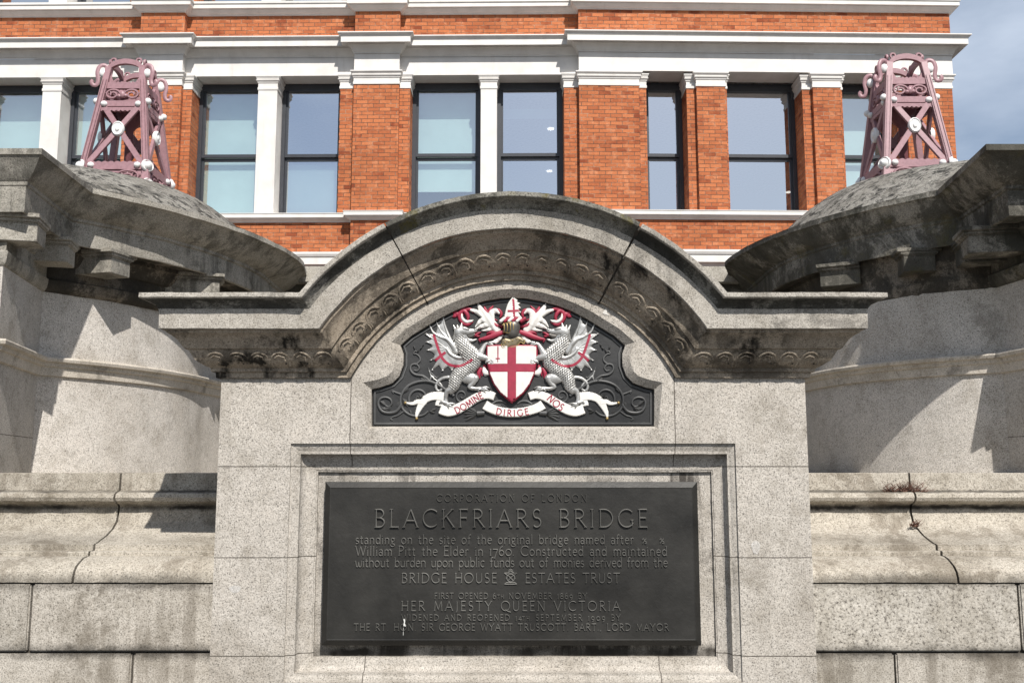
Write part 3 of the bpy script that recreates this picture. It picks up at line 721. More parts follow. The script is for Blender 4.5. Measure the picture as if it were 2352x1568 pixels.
# ---- shield
sh = [(968, 452), (1010, 446), (1175, 444), (1340, 446), (1382, 452), (1386, 520), (1378, 600), (1360, 690), (1325, 770), (1270, 845), (1175, 922), (1080, 845), (1025, 770), (990, 690), (972, 600), (964, 520)]
hf = HF(4); hf.poly(sh, 26, 12, 16)
def dome(X, Y, H): return H + 16 * np.clip(1 - ((X - 1175) / 230) ** 2, 0, 1)
hf.post = dome
shield = hf.mesh('shield', M_red, arms, floor=-2); shf = hf.field
def inner(p, k): return [(1175 + (x - 1175) * k, 660 + (y - 660) * k) for x, y in p]
fld = HF(4); fld.poly(inner(sh, .955), 41, .8, 4); fld.post = dome
# four white quarters, each a separate painted field
def clip(poly, test, cut):
    out = []
    for i, a in enumerate(poly):
        b = poly[(i + 1) % len(poly)]
        if test(a): out.append(a)
        if test(a) != test(b): out.append(cut(a, b))
    return out
inn = inner(sh, .955)
def cx_(c): return lambda a, b: (c, a[1] + (b[1] - a[1]) * (c - a[0]) / (b[0] - a[0]))
def cy_(c): return lambda a, b: (a[0] + (b[0] - a[0]) * (c - a[1]) / (b[1] - a[1]), c)
for lx in (0, 1):
    for ly in (0, 1):
        q = clip(inn, (lambda p: p[0] < 1141) if lx == 0 else (lambda p: p[0] > 1209), cx_(1141 if lx == 0 else 1209))
        q = clip(q, (lambda p: p[1] < 603) if ly == 0 else (lambda p: p[1] > 670), cy_(603 if ly == 0 else 670))
        h = HF(4); h.poly(q, 38.5, 1.5, 5); h.post = dome; o = h.mesh('quarter', M_white, shield, floor=30); o.location = (0, 0, 0)
ridge = HF(4)
strip(shf, [(1175, 470), (1175, 650), (1175, 905)], 60, 3.0, 'cross_bar', M_red, shield, 8).location = (0, 0, 0)
strip(shf, [(985, 636), (1100, 636), (1250, 636), (1365, 636)], 60, 3.2, 'cross_bar', M_red, shield, 8).location = (0, 0, 0)
hs = HF(3); hs.poly([(1054, 470), (1061, 448), (1068, 470), (1067, 555), (1080, 556), (1080, 566), (1066, 566), (1066, 592), (1056, 592), (1056, 566), (1042, 566), (1042, 556), (1055, 555)], 40, 3, 5); hs.post = dome
hs.mesh('sword', M_red, shield, floor=34).location = (0, 0, 0)

# ---- dragons
def dragon(side):
    mm = mir if side else (lambda q: q)
    e = lambda pts: mm(ec(pts))
    d = HF(3.4)
    # wing: membranes, arm bones and finger ribs
    tips = [(375, 268), (300, 345), (212, 362), (180, 486), (188, 576), (200, 668), (234, 782), (248, 892), (366, 898), (470, 892), (600, 880)]
    web = [(520, 690), (478, 560), (436, 470), (392, 370), (375, 268), (352, 365), (322, 385), (300, 345), (312, 420), (296, 480), (262, 440), (212, 362), (232, 430), (262, 486), (225, 484), (180, 486), (222, 508), (244, 545), (188, 576), (236, 600), (256, 628), (200, 668), (255, 690), (282, 720), (272, 752), (234, 782), (290, 780), (298, 800), (248, 892), (330, 838), (366, 898), (432, 850), (470, 892), (515, 848), (600, 880), (690, 790), (730, 745), (640, 748), (560, 752), (462, 716)]
    d.poly(e(web), 5, 8, 30)
    el = (432, 668)
    d.chain(e([(525, 690, 30), (478, 600, 30), (420, 545, 24), (350, 520, 17), (268, 470, 13), (235, 405, 9), (208, 352, 4)]), 9, .9)
    d.chain(e([(478, 600, 26), (430, 480, 16), (392, 370, 10), (375, 262, 4)]), 9, .9)
    d.chain(e([(440, 540, 10), (350, 450, 9), (300, 340, 4)]), 10, .9)
    d.chain(e([(735, 742, 20), (640, 742, 22), (550, 755, 22), (462, 712, 20), (420, 655, 16)]), 10, .9)
    for t in tips[3:8]: d.chain(e([(el[0], el[1], 9), ((el[0] + t[0]) / 2, (el[1] + t[1]) / 2 - 6, 8), (t[0], t[1], 4)]), 9, .9, 3)
    for a, t in (((490, 735), tips[8]), ((540, 752), (470, 895)), ((600, 748), (545, 880)), ((650, 745), (620, 870))): d.chain(e([(a[0], a[1], 8), ((a[0] + t[0]) / 2 - 4, (a[1] + t[1]) / 2, 7), (t[0], t[1], 4)]), 9, .9, 3)
    for t in tips[3:10]: d.chain(e([(t[0] + 10, t[1] - 2, 9), (t[0] - 4, t[1] + 2, 5)]), 8, 1.0, 0)
    wingf = HF(3.4); wingf.pr = list(d.pr)
    # body, neck, haunch, tail
    b = HF(3.4)
    b.chain(e([(575, 455, 58), (572, 540, 66), (610, 630, 84), (690, 720, 100), (715, 800, 92), (640, 885, 84), (555, 940, 80), (515, 1010, 76)]), 6, .62)
    b.chain(e([(515, 1000, 74), (500, 1070, 64), (468, 1120, 46)]), 8, .68)
    b.chain(e([(440, 972, 20), (370, 985, 19), (312, 1030, 17), (298, 1090, 15), (328, 1126, 14), (366, 1098, 13), (352, 1052, 11), (318, 1018, 9), (270, 985, 8), (240, 945, 7), (222, 900, 7)]), 7, .9)
    body_n = len(b.pr)
    # head
    hd = HF(3.4)
    hd.chain(e([(560, 470, 62), (600, 455, 56), (650, 462, 40), (700, 458, 30), (742, 450, 20)]), 16, .62)
    hd.chain(e([(600, 500, 44), (650, 545, 26), (700, 562, 18), (752, 548, 9)]), 12, .7)
    hd.chain(e([(530, 460, 24), (508, 420, 15), (494, 384, 5)]), 18, .8); hd.chain(e([(575, 420, 22), (584, 392, 15), (588, 362, 5)]), 22, .8); hd.chain(e([(548, 430, 18), (540, 405, 12), (536, 384, 5)]), 20, .8)
    hd.chain(e([(612, 428, 17), (640, 432, 15), (664, 440, 9)]), 34, .8); hd.chain(e([(735, 438, 11), (752, 428, 7)]), 22, .8)
    hd.chain(e([(520, 500, 26), (505, 540, 14), (490, 560, 5)]), 14, .7); hd.chain(e([(530, 560, 22), (508, 600, 12), (500, 620, 4)]), 12, .7)
    # legs and feet
    lg = HF(3.4)
    lg.chain(e([(475, 1110, 46), (425, 1132, 30), (408, 1200, 24), (412, 1256, 26), (440, 1288, 24)]), 14, .8)
    for q in ([(430, 1275, 17), (470, 1268, 13), (512, 1272, 5)], [(435, 1285, 17), (470, 1298, 12), (500, 1308, 5)], [(428, 1290, 16), (440, 1318, 11), (448, 1342, 4)], [(410, 1262, 18), (365, 1246, 14), (338, 1262, 6)]): lg.chain(e(q), 20, .85)
    lg.chain(e([(625, 985, 52), (680, 985, 66), (735, 980, 44)]), 10, .6)
    lg.chain(e([(745, 985, 38), (712, 1040, 28), (672, 1082, 22), (720, 1098, 19), (780, 1100, 20), (830, 1102, 24)]), 16, .8)
    for q in ([(825, 1092, 15), (865, 1086, 12), (900, 1096, 5)], [(830, 1105, 15), (870, 1112, 11), (902, 1132, 4)], [(815, 1112, 14), (842, 1130, 10), (856, 1150, 4)], [(790, 1108, 13), (775, 1128, 9), (768, 1146, 4)]): lg.chain(e(q), 24, .85)
    lg.chain(e([(760, 735, 46), (830, 752, 36), (885, 768, 28), (930, 800, 30)]), 26, .75)
    for q in ([(925, 785, 17), (962, 795, 13), (985, 815, 5)], [(935, 805, 17), (965, 830, 12), (968, 856, 4)], [(920, 815, 16), (936, 850, 12), (932, 880, 4)], [(895, 795, 18), (868, 802, 16), (856, 818, 6)]): lg.chain(e(q), 40, .85)
    lg.chain(e([(800, 700, 40), (832, 640, 28), (858, 604, 22), (905, 596, 22)]), 20, .75)
    for q in ([(900, 588, 15), (945, 585, 12), (978, 604, 5)], [(905, 602, 15), (938, 614, 11), (950, 640, 4)], [(890, 606, 14), (915, 628, 9), (918, 650, 4)]): lg.chain(e(q), 36, .85)
    f = HF(3.4); f.pr = d.pr + b.pr + hd.pr + lg.pr
    bodyonly = HF(3.4); bodyonly.pr = [b.pr[0], b.pr[1]]
    def scales(X, Y, H):
        hb = bodyonly.field(X, Y); m = np.clip((hb - np.maximum(0, H - hb) * 4 - 6) / 10, 0, 1)
        xx = (2350 - X) if side else X
        a = R(38); U = (xx * math.cos(a) + Y * math.sin(a)) / 21; V = (-xx * math.sin(a) + Y * math.cos(a)) / 17
        r_ = np.floor(V); uu = U + .5 * (r_ % 2); fu = uu - np.floor(uu) - .5; fv = V - r_
        sc = np.clip(1.0 - fv * .9 - (2 * fu) ** 2 * .55, -.4, 1)
        return H + m * 8.5 * sc
    f.post = scales
    o = f.mesh('dragon', M_silver, arms, smooth=70)
    fld_ = f.field
    s = lambda *a, **k: setattr(strip(*a, **k), 'location', (0, 0, 0))
    s(fld_, e([(272, 490), (300, 580), (338, 690), (382, 775), (460, 834), (560, 848), (640, 822), (712, 778)]), 21, 2.0, 'wing_stripe', M_red, o)
    s(fld_, e([(288, 788), (345, 738), (405, 692)]), 21, 2.4, 'wing_stripe', M_red, o)
    tg = HF(3); tg.chain(e([(690, 505, 12), (740, 500, 14), (775, 478, 12), (802, 468, 4)]), 16, .7); tg.chain(e([(745, 500, 12), (772, 512, 10), (790, 506, 3)]), 14, .7)
    tg.mesh('tongue', M_red, o).location = (0, 0, 0)
    dt = HF(3); dt.poly(e([(210, 858), (228, 900), (250, 945), (285, 970), (326, 962), (290, 985), (250, 978), (226, 1024), (232, 960), (214, 905)]), 4, 8, 10); dt.mesh('tail_dart', M_silver, o).location = (0, 0, 0)
    # dark mouth
    mo = HF(3); mo.poly(e([(635, 505), (690, 492), (735, 480), (742, 500), (700, 535), (665, 535)]), 22, 5, 10); mo.mesh('mouth', M_steel, o).location = (0, 0, 0)
    return o
dragon(0); dragon(1)

# ---- motto ribbons
def band(pts, w):
    p = smoothline(pts, 6); up, lo = [], []
    for i, q in enumerate(p):
        a = Vector(p[max(i - 1, 0)][:2]); b = Vector(p[min(i + 1, len(p) - 1)][:2]); d = (b - a).normalized(); n = Vector((-d.y, d.x)); ww = q[2] if len(q) > 2 else w
        up.append(tuple(Vector(q[:2]) - n * ww / 2)); lo.append(tuple(Vector(q[:2]) + n * ww / 2))
    return up + lo[::-1]
def ribbon(name, segs, letters=None, arc=None):
    root = None
    h = HF(4)
    for pts, w, base in segs: h.poly(band(pts, w), base, 6, 7)
    o = h.mesh(name, M_white, arms, smooth=40)
    if letters:
        txt, path, cap = letters; p = [Vector(q) for q in smoothline(path, 10)]
        ln = [0.0]
        for i in range(1, len(p)): ln.append(ln[-1] + (p[i] - p[i - 1]).length)
        ws = [G[c][0] for c in txt]; tot = sum(ws) * cap; gap = (ln[-1] - tot) / (len(txt) - 1); x = 0
        mb = MB()
        for c, wd in zip(txt, ws):
            mid = x + wd * cap / 2
            k = next(i for i in range(1, len(p)) if ln[i] >= mid or i == len(p) - 1)
            t = (mid - ln[k - 1]) / max(ln[k] - ln[k - 1], 1e-6); o_ = p[k - 1].lerp(p[k], t); d = (p[k] - p[k - 1]).normalized(); n = Vector((d.y, -d.x))
            hh = float(h.field(np.array([[o_.x]]), np.array([[o_.y]]))[0, 0])
            def tf(a, b, dd, o_=o_, d=d, n=n, hh=hh, wd=wd):
                q = o_ + d * (a - wd / 2) * cap + n * (b - .5) * cap; return cw(q.x, q.y, (hh + .3) * KC + dd)
            letter(mb, c, .085, .0022, tf, .10)
            x += wd * cap + gap
        kid(arms, 'motto_lettering', mb, M_red, fix=False, weld=False, ).location = o.location
        bpy.data.objects[[q for q in bpy.data.objects.keys() if q.startswith('motto_lettering')][-1]].parent = o
        bpy.data.objects[[q for q in bpy.data.objects.keys() if q.startswith('motto_lettering')][-1]].location = (0, 0, 0)
    return o
def balls(o, pts):
    for x, y in pts:
        mb = MB(); c = cw(x, y, 12 * KC); mb.ell(c, ((13 * KC, 0, 0), (0, 0, 13 * KC), (0, 13 * KC, 0)), 10, 6); q = kid(arms, 'gilt_ball', mb, M_gold, smooth=60); q.parent = o; q.location = (0, 0, 0)
tail1 = [([(622, 868, 72), (540, 862, 66), (480, 880, 62), (452, 905, 60), (425, 945, 52), (400, 1000, 34), (392, 1036, 20)], 50, 10), ([(455, 915, 46), (405, 908, 40), (360, 925, 26), (310, 918, 16)], 34, 12), ([(640, 890, 60), (590, 905, 64), (578, 945, 66)], 60, 6)]
r1 = [([(1035, 868, 62), (985, 852, 66), (930, 858, 68), (870, 885, 72), (800, 930, 78), (720, 972, 82), (650, 988, 80), (586, 968, 78)], 76, 18)] + tail1
o = ribbon('ribbon', r1, ('DOMINE', [(712, 985), (760, 962), (810, 930), (860, 896), (905, 868), (932, 856)], 50)); balls(o, [(395, 1046), (302, 918)])
r3 = [(mir(a), w, b) for a, w, b in r1]
o = ribbon('ribbon', r3, ('NOS', [(1480, 870), (1530, 918), (1592, 962)], 56)); balls(o, mir([(395, 1046), (302, 918)]))
ribbon('ribbon', [([(952, 935, 78), (1000, 962, 74), (1060, 984, 72), (1120, 996, 70), (1188, 1000, 70), (1260, 994, 70), (1330, 978, 72), (1390, 958, 74), (1432, 932, 78)], 72, 22)], ('DIRIGE', [(1050, 986), (1120, 998), (1188, 1002), (1250, 998), (1308, 988)], 50))

# ---- mantling: white and red leaves each side of the helmet
for side in (0, 1):
    mm = mir if side else (lambda q: q)
    e = lambda pts: mm(ec(pts))
    w = HF(3.4)
    w.chain(e([(985, 440, 40), (930, 380, 52), (870, 310, 52), (820, 240, 36), (785, 180, 20), (768, 138, 5)]), 10, .55)
    w.chain(e([(930, 380, 40), (915, 300, 40), (930, 245, 34), (975, 225, 26), (1010, 250, 14)]), 16, .6)
    w.chain(e([(880, 340, 30), (820, 330, 28), (780, 360, 20), (740, 408, 5)]), 14, .6); w.chain(e([(880, 380, 28), (820, 395, 24), (775, 415, 14), (742, 440, 4)]), 12, .6)
    w.chain(e([(930, 420, 26), (880, 440, 18), (815, 448, 5)]), 12, .6)
    w.chain(e([(840, 290, 26), (790, 260, 24), (740, 230, 22), (690, 218, 14)]), 12, .7)
    w.chain(e([(590, 260, 8), (592, 310, 16), (630, 345, 18), (690, 345, 14), (712, 330, 5)]), 16, .7)
    w.chain(e([(1040, 500, 22), (990, 555, 26), (930, 590, 20), (890, 600, 8)]), 6, .5)
    def groove(X, Y, H, side=side):
        x = (2350 - X) if side else X
        return H + 2.4 * np.sin(((x - 1060) * .80 + (Y - 300) * -.45) / 6.5)
    w.post = groove
    w.mesh('mantling', M_white, arms, smooth=70); wf = w.field
    r = HF(3.4)
    r.chain(e([(720, 235, 14), (680, 208, 20), (620, 210, 26), (575, 245, 28), (565, 300, 24), (600, 358, 20), (655, 376, 20), (705, 352, 10)]), 8, .75)
    r.chain(e([(580, 270, 26), (540, 262, 28), (505, 245, 16), (512, 280, 22), (484, 292, 6)]), 8, .6)
    r.chain(e([(610, 225, 16), (640, 250, 22), (660, 300, 16), (650, 340, 6)]), 16, .7)
    r.chain(e([(880, 300, 16), (860, 230, 22), (842, 180, 6)]), 8, .6); r.chain(e([(900, 260, 20), (905, 215, 18), (940, 170, 5)]), 9, .6); r.chain(e([(960, 212, 14), (1010, 222, 18), (1032, 262, 16), (1020, 300, 6)]), 14, .7)
    r.chain(e([(1050, 400, 16), (985, 395, 20), (945, 360, 18), (955, 325, 12), (985, 335, 6)]), 18, .7)
    r.chain(e([(1050, 468, 26), (980, 492, 30), (900, 520, 26), (830, 540, 18), (786, 548, 12), (796, 575, 6)]), 20, .6); r.chain(e([(960, 470, 20), (910, 468, 14), (870, 488, 5)]), 18, .6)
    r.mesh('mantling', M_red, arms, smooth=70); r = HF(3.4)
    r.chain(e([(800, 880, 18), (778, 930, 22), (790, 982, 5)]), 6, .6); r.chain(e([(850, 850, 18), (830, 900, 16), (812, 960, 5)]), 7, .6)
    r.mesh('tassel', M_red, arms, smooth=70)
    t = HF(3.4); t.chain(e([(838, 870, 16), (850, 915, 30), (890, 925, 22), (905, 900, 8)]), 10, .6); t.chain(e([(830, 900, 14), (850, 948, 10), (880, 945, 4)]), 8, .6); t.mesh('tassel', M_white, arms, smooth=70)

# ---- helmet, wreath and crest
hl = HF(3)
hl.chain([(1185, 300, 58), (1180, 345, 56)], 34, .75, 0); hl.chain([(1130, 380, 22), (1180, 372, 36), (1225, 372, 26)], 36, .7)
helm = hl.mesh('helmet', M_steel, arms, smooth=70)
gg = HF(3); gg.poly([(1092, 404), (1120, 392), (1160, 400), (1215, 372), (1250, 385), (1278, 408), (1270, 440), (1248, 428), (1225, 445), (1212, 462), (1170, 470), (1130, 490), (1122, 470), (1096, 470), (1088, 440)], 44, 12, 26)
gg.mesh('gorget', paint('gorget_bronze', (.20, .16, .095), .42, .3, .5, .4), helm, smooth=70).location = (0, 0, 0)
mb = MB()
edge = smoothline([(1088, 440), (1096, 470), (1122, 470), (1130, 488), (1170, 468), (1212, 460), (1228, 443), (1248, 426), (1272, 440), (1280, 408)], 4)
mb.tube([cw(x, y, 50 * KC) for x, y in edge], 6 * KC, 6)
for i in range(4):
    x = 1118 + i * 22; mb.tube([cw(x + 8 * math.cos(t) - (4 - i) * 3, 312 + 38 * math.sin(t) - i * 2, (66 + 14 * math.cos(t) - 4 * abs(i - 2)) * KC) for t in [R(-90 + 18 * k) for k in range(11)]], 4.6 * KC, 6)
mb.tube([cw(x, y, (70 - abs(x - 1160) * .12) * KC) for x, y in smoothline([(1096, 290), (1120, 276), (1160, 270), (1190, 280), (1200, 312), (1190, 345), (1150, 354), (1112, 345)], 4)], 4.5 * KC, 6)
for x, y in ((1120, 430), (1150, 424), (1180, 415), (1212, 400), (1238, 405), (1110, 455)): mb.ell(cw(x, y, 56 * KC), ((7 * KC, 0, 0), (0, 0, 7 * KC), (0, 5 * KC, 0)), 8, 5)
g_ = kid(arms, 'gilt_bars', mb, M_gold, smooth=60, weld=False); g_.parent = helm; g_.location = (0, 0, 0)
vs = HF(3); vs.poly([(1105, 285), (1160, 275), (1195, 285), (1196, 345), (1150, 350), (1112, 345)], 70, 3, 10); vs.mesh('visor_opening', plain('visor_black', (.012, .011, .010), .8), helm, smooth=60).location = (0, 0, 0)
for k in range(6):
    x = 1098 + k * 33; wr = HF(3); wr.chain([(x - 12, 252 + abs(k - 2.5) * 1.5, 15), (x + 14, 232 + abs(k - 2.5) * 1.5, 15)], 58, .9, 0); wr.mesh('wreath', M_red if k % 2 else M_white, arms, smooth=70)
cr = HF(3); cr.poly([(1118, 222), (1128, 160), (1140, 110), (1168, 82), (1190, 62), (1198, 42), (1202, 66), (1222, 80), (1212, 92), (1240, 104), (1226, 118), (1246, 140), (1228, 150), (1248, 176), (1230, 184), (1246, 212), (1232, 224)], 26, 10, 12)
for a in ((1200, 62), (1220, 82), (1240, 106), (1246, 142), (1248, 178), (1246, 212)): cr.chain([(1135, 205, 7), (1170, (205 + a[1]) / 2 - 8, 6), (a[0], a[1], 3)], 33, .9)
cr.chain([(1125, 215, 12), (1140, 150, 12), (1160, 95, 9), (1198, 42, 3)], 34, .8)
crest = cr.mesh('crest_wing', M_white, arms, smooth=70)
strip(cr.field, [(1186, 72), (1190, 130), (1194, 222)], 17, 1.5, 'wing_stripe', M_red, crest).parent = crest; crest.children[-1].location = (0, 0, 0)
strip(cr.field, [(1140, 172), (1190, 170), (1240, 165)], 17, 1.8, 'wing_stripe', M_red, crest).parent = crest; crest.children[-1].location = (0, 0, 0)
# ------------------------------------------------------------------ round turrets with projecting buttress
TP = [(0, .985), (.05, .992), (.09, 1.008), (.115, 1.035), (.115, 1.052), (.06, 1.062), (.06, 1.135), (.11, 1.142), (.15, 1.165), (.20, 1.205), (.24, 1.214), (.24, 1.238), (.50, 1.240), (.51, 1.228), (.56, 1.228),
      (.57, 1.240), (.57, 1.352), (.60, 1.358), (.605, 1.374), (.64, 1.380), (.68, 1.388), (.76, 1.408), (.86, 1.445), (.94, 1.480), (.965, 1.486), (1.0, 1.488), (1.0, 1.517)]
SP = [(0, .523), (.010, .526), (.013, .572), (.020, .576), (.022, .596), (.034, .601), (.037, .616), (.034, .624), (0, .634)]
K = 1.23
TP = [(t, z * K) for t, z in TP]; SP = [(o * K * 1.6, z * K) for o, z in SP]
kk = lambda p: (p[0] * K, p[1] * K)
def turret(sgn, wc, wr, lc, lr, corner, wfront, lfront, ljoin, mod_u, lan, side):
    wc, lc, corner, wfront, lfront, ljoin, lan = map(kk, (wc, lc, corner, wfront, lfront, ljoin, lan)); wr *= K; lr *= K
    root = empty('round_turret', (lan[0], lan[1], EYE - .02))
    lab = ('round granite turret with overhanging bracketed cornice on the left, mostly sunlit' if sgn < 0 else 'round granite turret with overhanging bracketed cornice on the right, darker and mostly shaded')
    tag(root, lab, 'turret', 'turrets either side of the memorial pier')
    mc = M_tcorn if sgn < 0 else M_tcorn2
    TQ = TP if sgn < 0 else [(t ** 1.55, z) for t, z in TP]
    ang = lambda f: (math.cos(R(f)), math.sin(R(f)))
    phis = [-66 + 136 * i / 100 for i in range(101)]
    if sgn > 0: phis = [180 - f for f in phis]
    def wall(f, o=0.0):
        g = f if sgn < 0 else 180 - f          # past the widest point the wall runs on straight behind the pier
        if g <= 0: return Vector((wc[0] + (wr + o) * ang(f)[0], wc[1] + (wr + o) * ang(f)[1]))
        return Vector((wc[0] - sgn * (wr + o + g * .0032), wc[1] + g * .030))
    def lip(f):
        g = f if sgn < 0 else 180 - f
        if g <= 0: return Vector((lc[0] + lr * ang(f)[0], lc[1] + lr * ang(f)[1]))
        return Vector((lc[0] - sgn * (lr - g * (.0030 if sgn < 0 else .0062)), lc[1] + g * .020))
    # drum wall
    out = wall
    mb = MB(); mb.grid([[(*out(f, o), EYE + z) for f in phis] for o, z in [(0, -.02), (0, .5235 * K)]]); mb.grid([[(*wall(f), EYE + z) for f in phis] for z in (.633 * K, .995 * K)])
    # buttress wall
    wp = [(sgn * 5.6, wfront[1]), wfront, corner, (corner[0] + sgn * .27, corner[1] + .74)]
    lp = [(sgn * 5.6, lfront[1]), lfront, ljoin, (ljoin[0] + sgn * .12, ljoin[1] + 1.0)]
    if sgn > 0: wp, lp = wp[::-1], lp[::-1]
    M_tw = lambda nm, js: granite(nm, light=(.52, .492, .455), mid=(.365, .345, .316), grain=130, stain=.14, stain_col=(.17, .155, .13), warm=.6, joints=js)
    kid(root, 'drum_wall', mb, M_tw('turret_wall_' + side, None), smooth=25); mb = MB()
    for za, zb_ in ((-.02, .5235 * K), (.633 * K, .995 * K)): mb.grid([[(*p, EYE + z) for p in wp] for z in (za, zb_)])
    kid(root, 'buttress_wall', mb, M_tw('buttress_wall_' + side, [('z', EYE + .185 * K, -9, 9)]), smooth=25)
    mb = MB(); mb.grid([[(*out(f, o), EYE + z) for f in phis] for o, z in SP])
    mb.grid([[(q.x, q.y, EYE + z) for q in offpath(wp, o)] for o, z in SP])
    kid(root, 'string_course', mb, M_string, smooth=25)
    # cornice
    NB = 11
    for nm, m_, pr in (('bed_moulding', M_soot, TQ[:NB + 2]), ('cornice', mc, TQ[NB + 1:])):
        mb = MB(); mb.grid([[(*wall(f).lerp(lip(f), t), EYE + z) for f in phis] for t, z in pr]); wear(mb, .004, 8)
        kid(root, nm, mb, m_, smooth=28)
    mb = MB(); rows = [[(*Vector(a).lerp(Vector(b), t), EYE + z) for a, b in zip(wp, lp)] for t, z in TP]
    rows.append([(*Vector(a).lerp(Vector(b), .2), EYE + 1.56 * K) for a, b in zip(wp, lp)])
    mb.grid(rows)
    top = [(*Vector(a).lerp(Vector(b), .2), EYE + 1.558 * K) for a, b in zip(wp, lp)]
    mb.add(top, [tuple(range(len(top)))])
    kid(root, 'buttress_cornice', mb, mc, smooth=28)
    # brackets under the corona
    def bracket(o, d, length, nm='bracket'):
        o = Vector(o); d = Vector(d).normalized(); t = Vector((-d.y, d.x)); mb = MB()
        def blk(hw, l0, l1, za, zb_, l2=None):
            l2 = l1 if l2 is None else l2
            vs = [(*(o + d * l + t * w * K), EYE + z * K) for z, l_ in ((za, l1), (zb_, l2)) for l in (l0, l_) for w in (-hw, hw)]
            mb.add(vs, [(0, 2, 3, 1), (4, 5, 7, 6), (0, 1, 5, 4), (2, 6, 7, 3), (0, 4, 6, 2), (1, 3, 7, 5)])
        blk(.083, -.08, length * .93, 1.105, 1.192); blk(.086, -.08, length * .95, 1.192, 1.200, length * .97); blk(.098, -.08, length * .985, 1.200, 1.216, length * 1.0); blk(.118, -.08, length * 1.02, 1.216, 1.2375)
        kid(root, 'bracket', mb, mc, bevel=.003)
    for u in mod_u:
        f = min([q / 4 for q in range(-260, 200)], key=lambda q: abs(((wall(q if sgn < 0 else 180 - q).lerp(lip(q if sgn < 0 else 180 - q), .4)).x / (wall(q if sgn < 0 else 180 - q).lerp(lip(q if sgn < 0 else 180 - q), .4)).y) - (u - 1176) / 2157))
        f = f if sgn < 0 else 180 - f
        a, b = wall(f), wall(f).lerp(lip(f), .575); bracket(a, b - a, (b - a).length)
    # bracket on the flank of the buttress, close to the corner, and one by its front
    for k in (.30, .93):
        a = Vector(corner).lerp(Vector(wfront), k); b = a.lerp(Vector(ljoin).lerp(Vector(lfront), k), .55); dn = Vector((-sgn * .97, 0.22)); bracket(a, dn, max((b - a).length, .10))
    # domed roof
    rows = []
    ZT = 1.915 * K; z0 = 1.517 * K
    for i in range(19):
        s_ = i / 18; row = []
        for f in phis:
            b = lip(f); a = Vector((lan[0] + .42 * ang(f)[0], lan[1] + .42 * ang(f)[1])); g_ = f if sgn < 0 else 180 - f; m_ = .05 + .25 * min(max((g_ + 55) / 55, 0), 1) ** 1.4; q = b.lerp(a, m_ + (1 - m_) * s_)
            row.append((q.x, q.y, EYE + z0 + (ZT - z0) * (1 - (1 - s_) ** 1.75)))
        rows.append(row)
    rows.insert(0, [(*lip(f), EYE + z0 + .001) for f in phis])
    mb = MB(); mb.grid(rows); wear(mb, .004, 9); rr_ = rows[-1]; mb.add(rr_, [tuple(range(len(rr_)))])
    kid(root, 'domed_roof', mb, M_roof, smooth=40)
    return root
LANL = (-2.70, 6.50); LANR = (2.69, 6.34)
turret(-1, (-3.817, 6.417), 1.740, (-4.08, 6.81), 2.566, (-2.59, 5.22), (-2.45, 4.52), (-2.22, 4.36), (-2.26, 5.03), (258, 478), LANL, 'left')
turret(1, (3.166, 6.17), 1.238, (4.002, 6.822), 2.457, (2.603, 5.117), (2.645, 4.75), (2.21, 4.30), (2.30, 4.98), (2110, 1905), LANR, 'right')

# wall that links the turrets behind the pier
lk = empty('linking_wall', (0, 9.0, 0)); tag(lk, 'low weathered stone wall behind the pier, joining the two turrets', 'wall')
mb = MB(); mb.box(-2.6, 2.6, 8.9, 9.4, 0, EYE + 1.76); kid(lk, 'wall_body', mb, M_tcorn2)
mb = MB(); mb.box(-2.6, 2.6, 8.82, 9.45, EYE + 1.763, EYE + 1.92); kid(lk, 'coping', mb, M_tcorn, bevel=.01)

# ------------------------------------------------------------------ parapet walls left and right of the pier
PRO = [(10.5, None, 1.600), (5.172, None, 1.598), (5.168, 1087, None), (5.163, 1126, None), (5.125, 1129.5, None), (5.106, 1134, None), (5.100, 1142, None), (5.108, 1150, None), (5.128, 1155, None), (5.158, 1158, None),
       (5.170, 1164, None), (5.166, 1180, None), (5.145, 1198, None), (5.10, 1214, None), (5.03, 1229, None), (4.955, 1241, None), (4.915, 1247, None), (4.895, 1248.5, None), (4.885, 1250.5, None), (4.884, 1263, None), (4.836, 1265.5, None), (4.832, 1267.5, None), (4.831, 1276, None), (4.80, 1278, None),
       (4.77, 1282, None), (4.735, 1290, None), (4.70, 1300, None), (4.678, 1312, None), (4.668, 1325, None), (4.665, 1337, None), (10.5, 1337, None)]
PRO = [(5.9 - y, z if z is not None else PZ(v, y)) for y, v, z in PRO]
def sheared(mb): pass
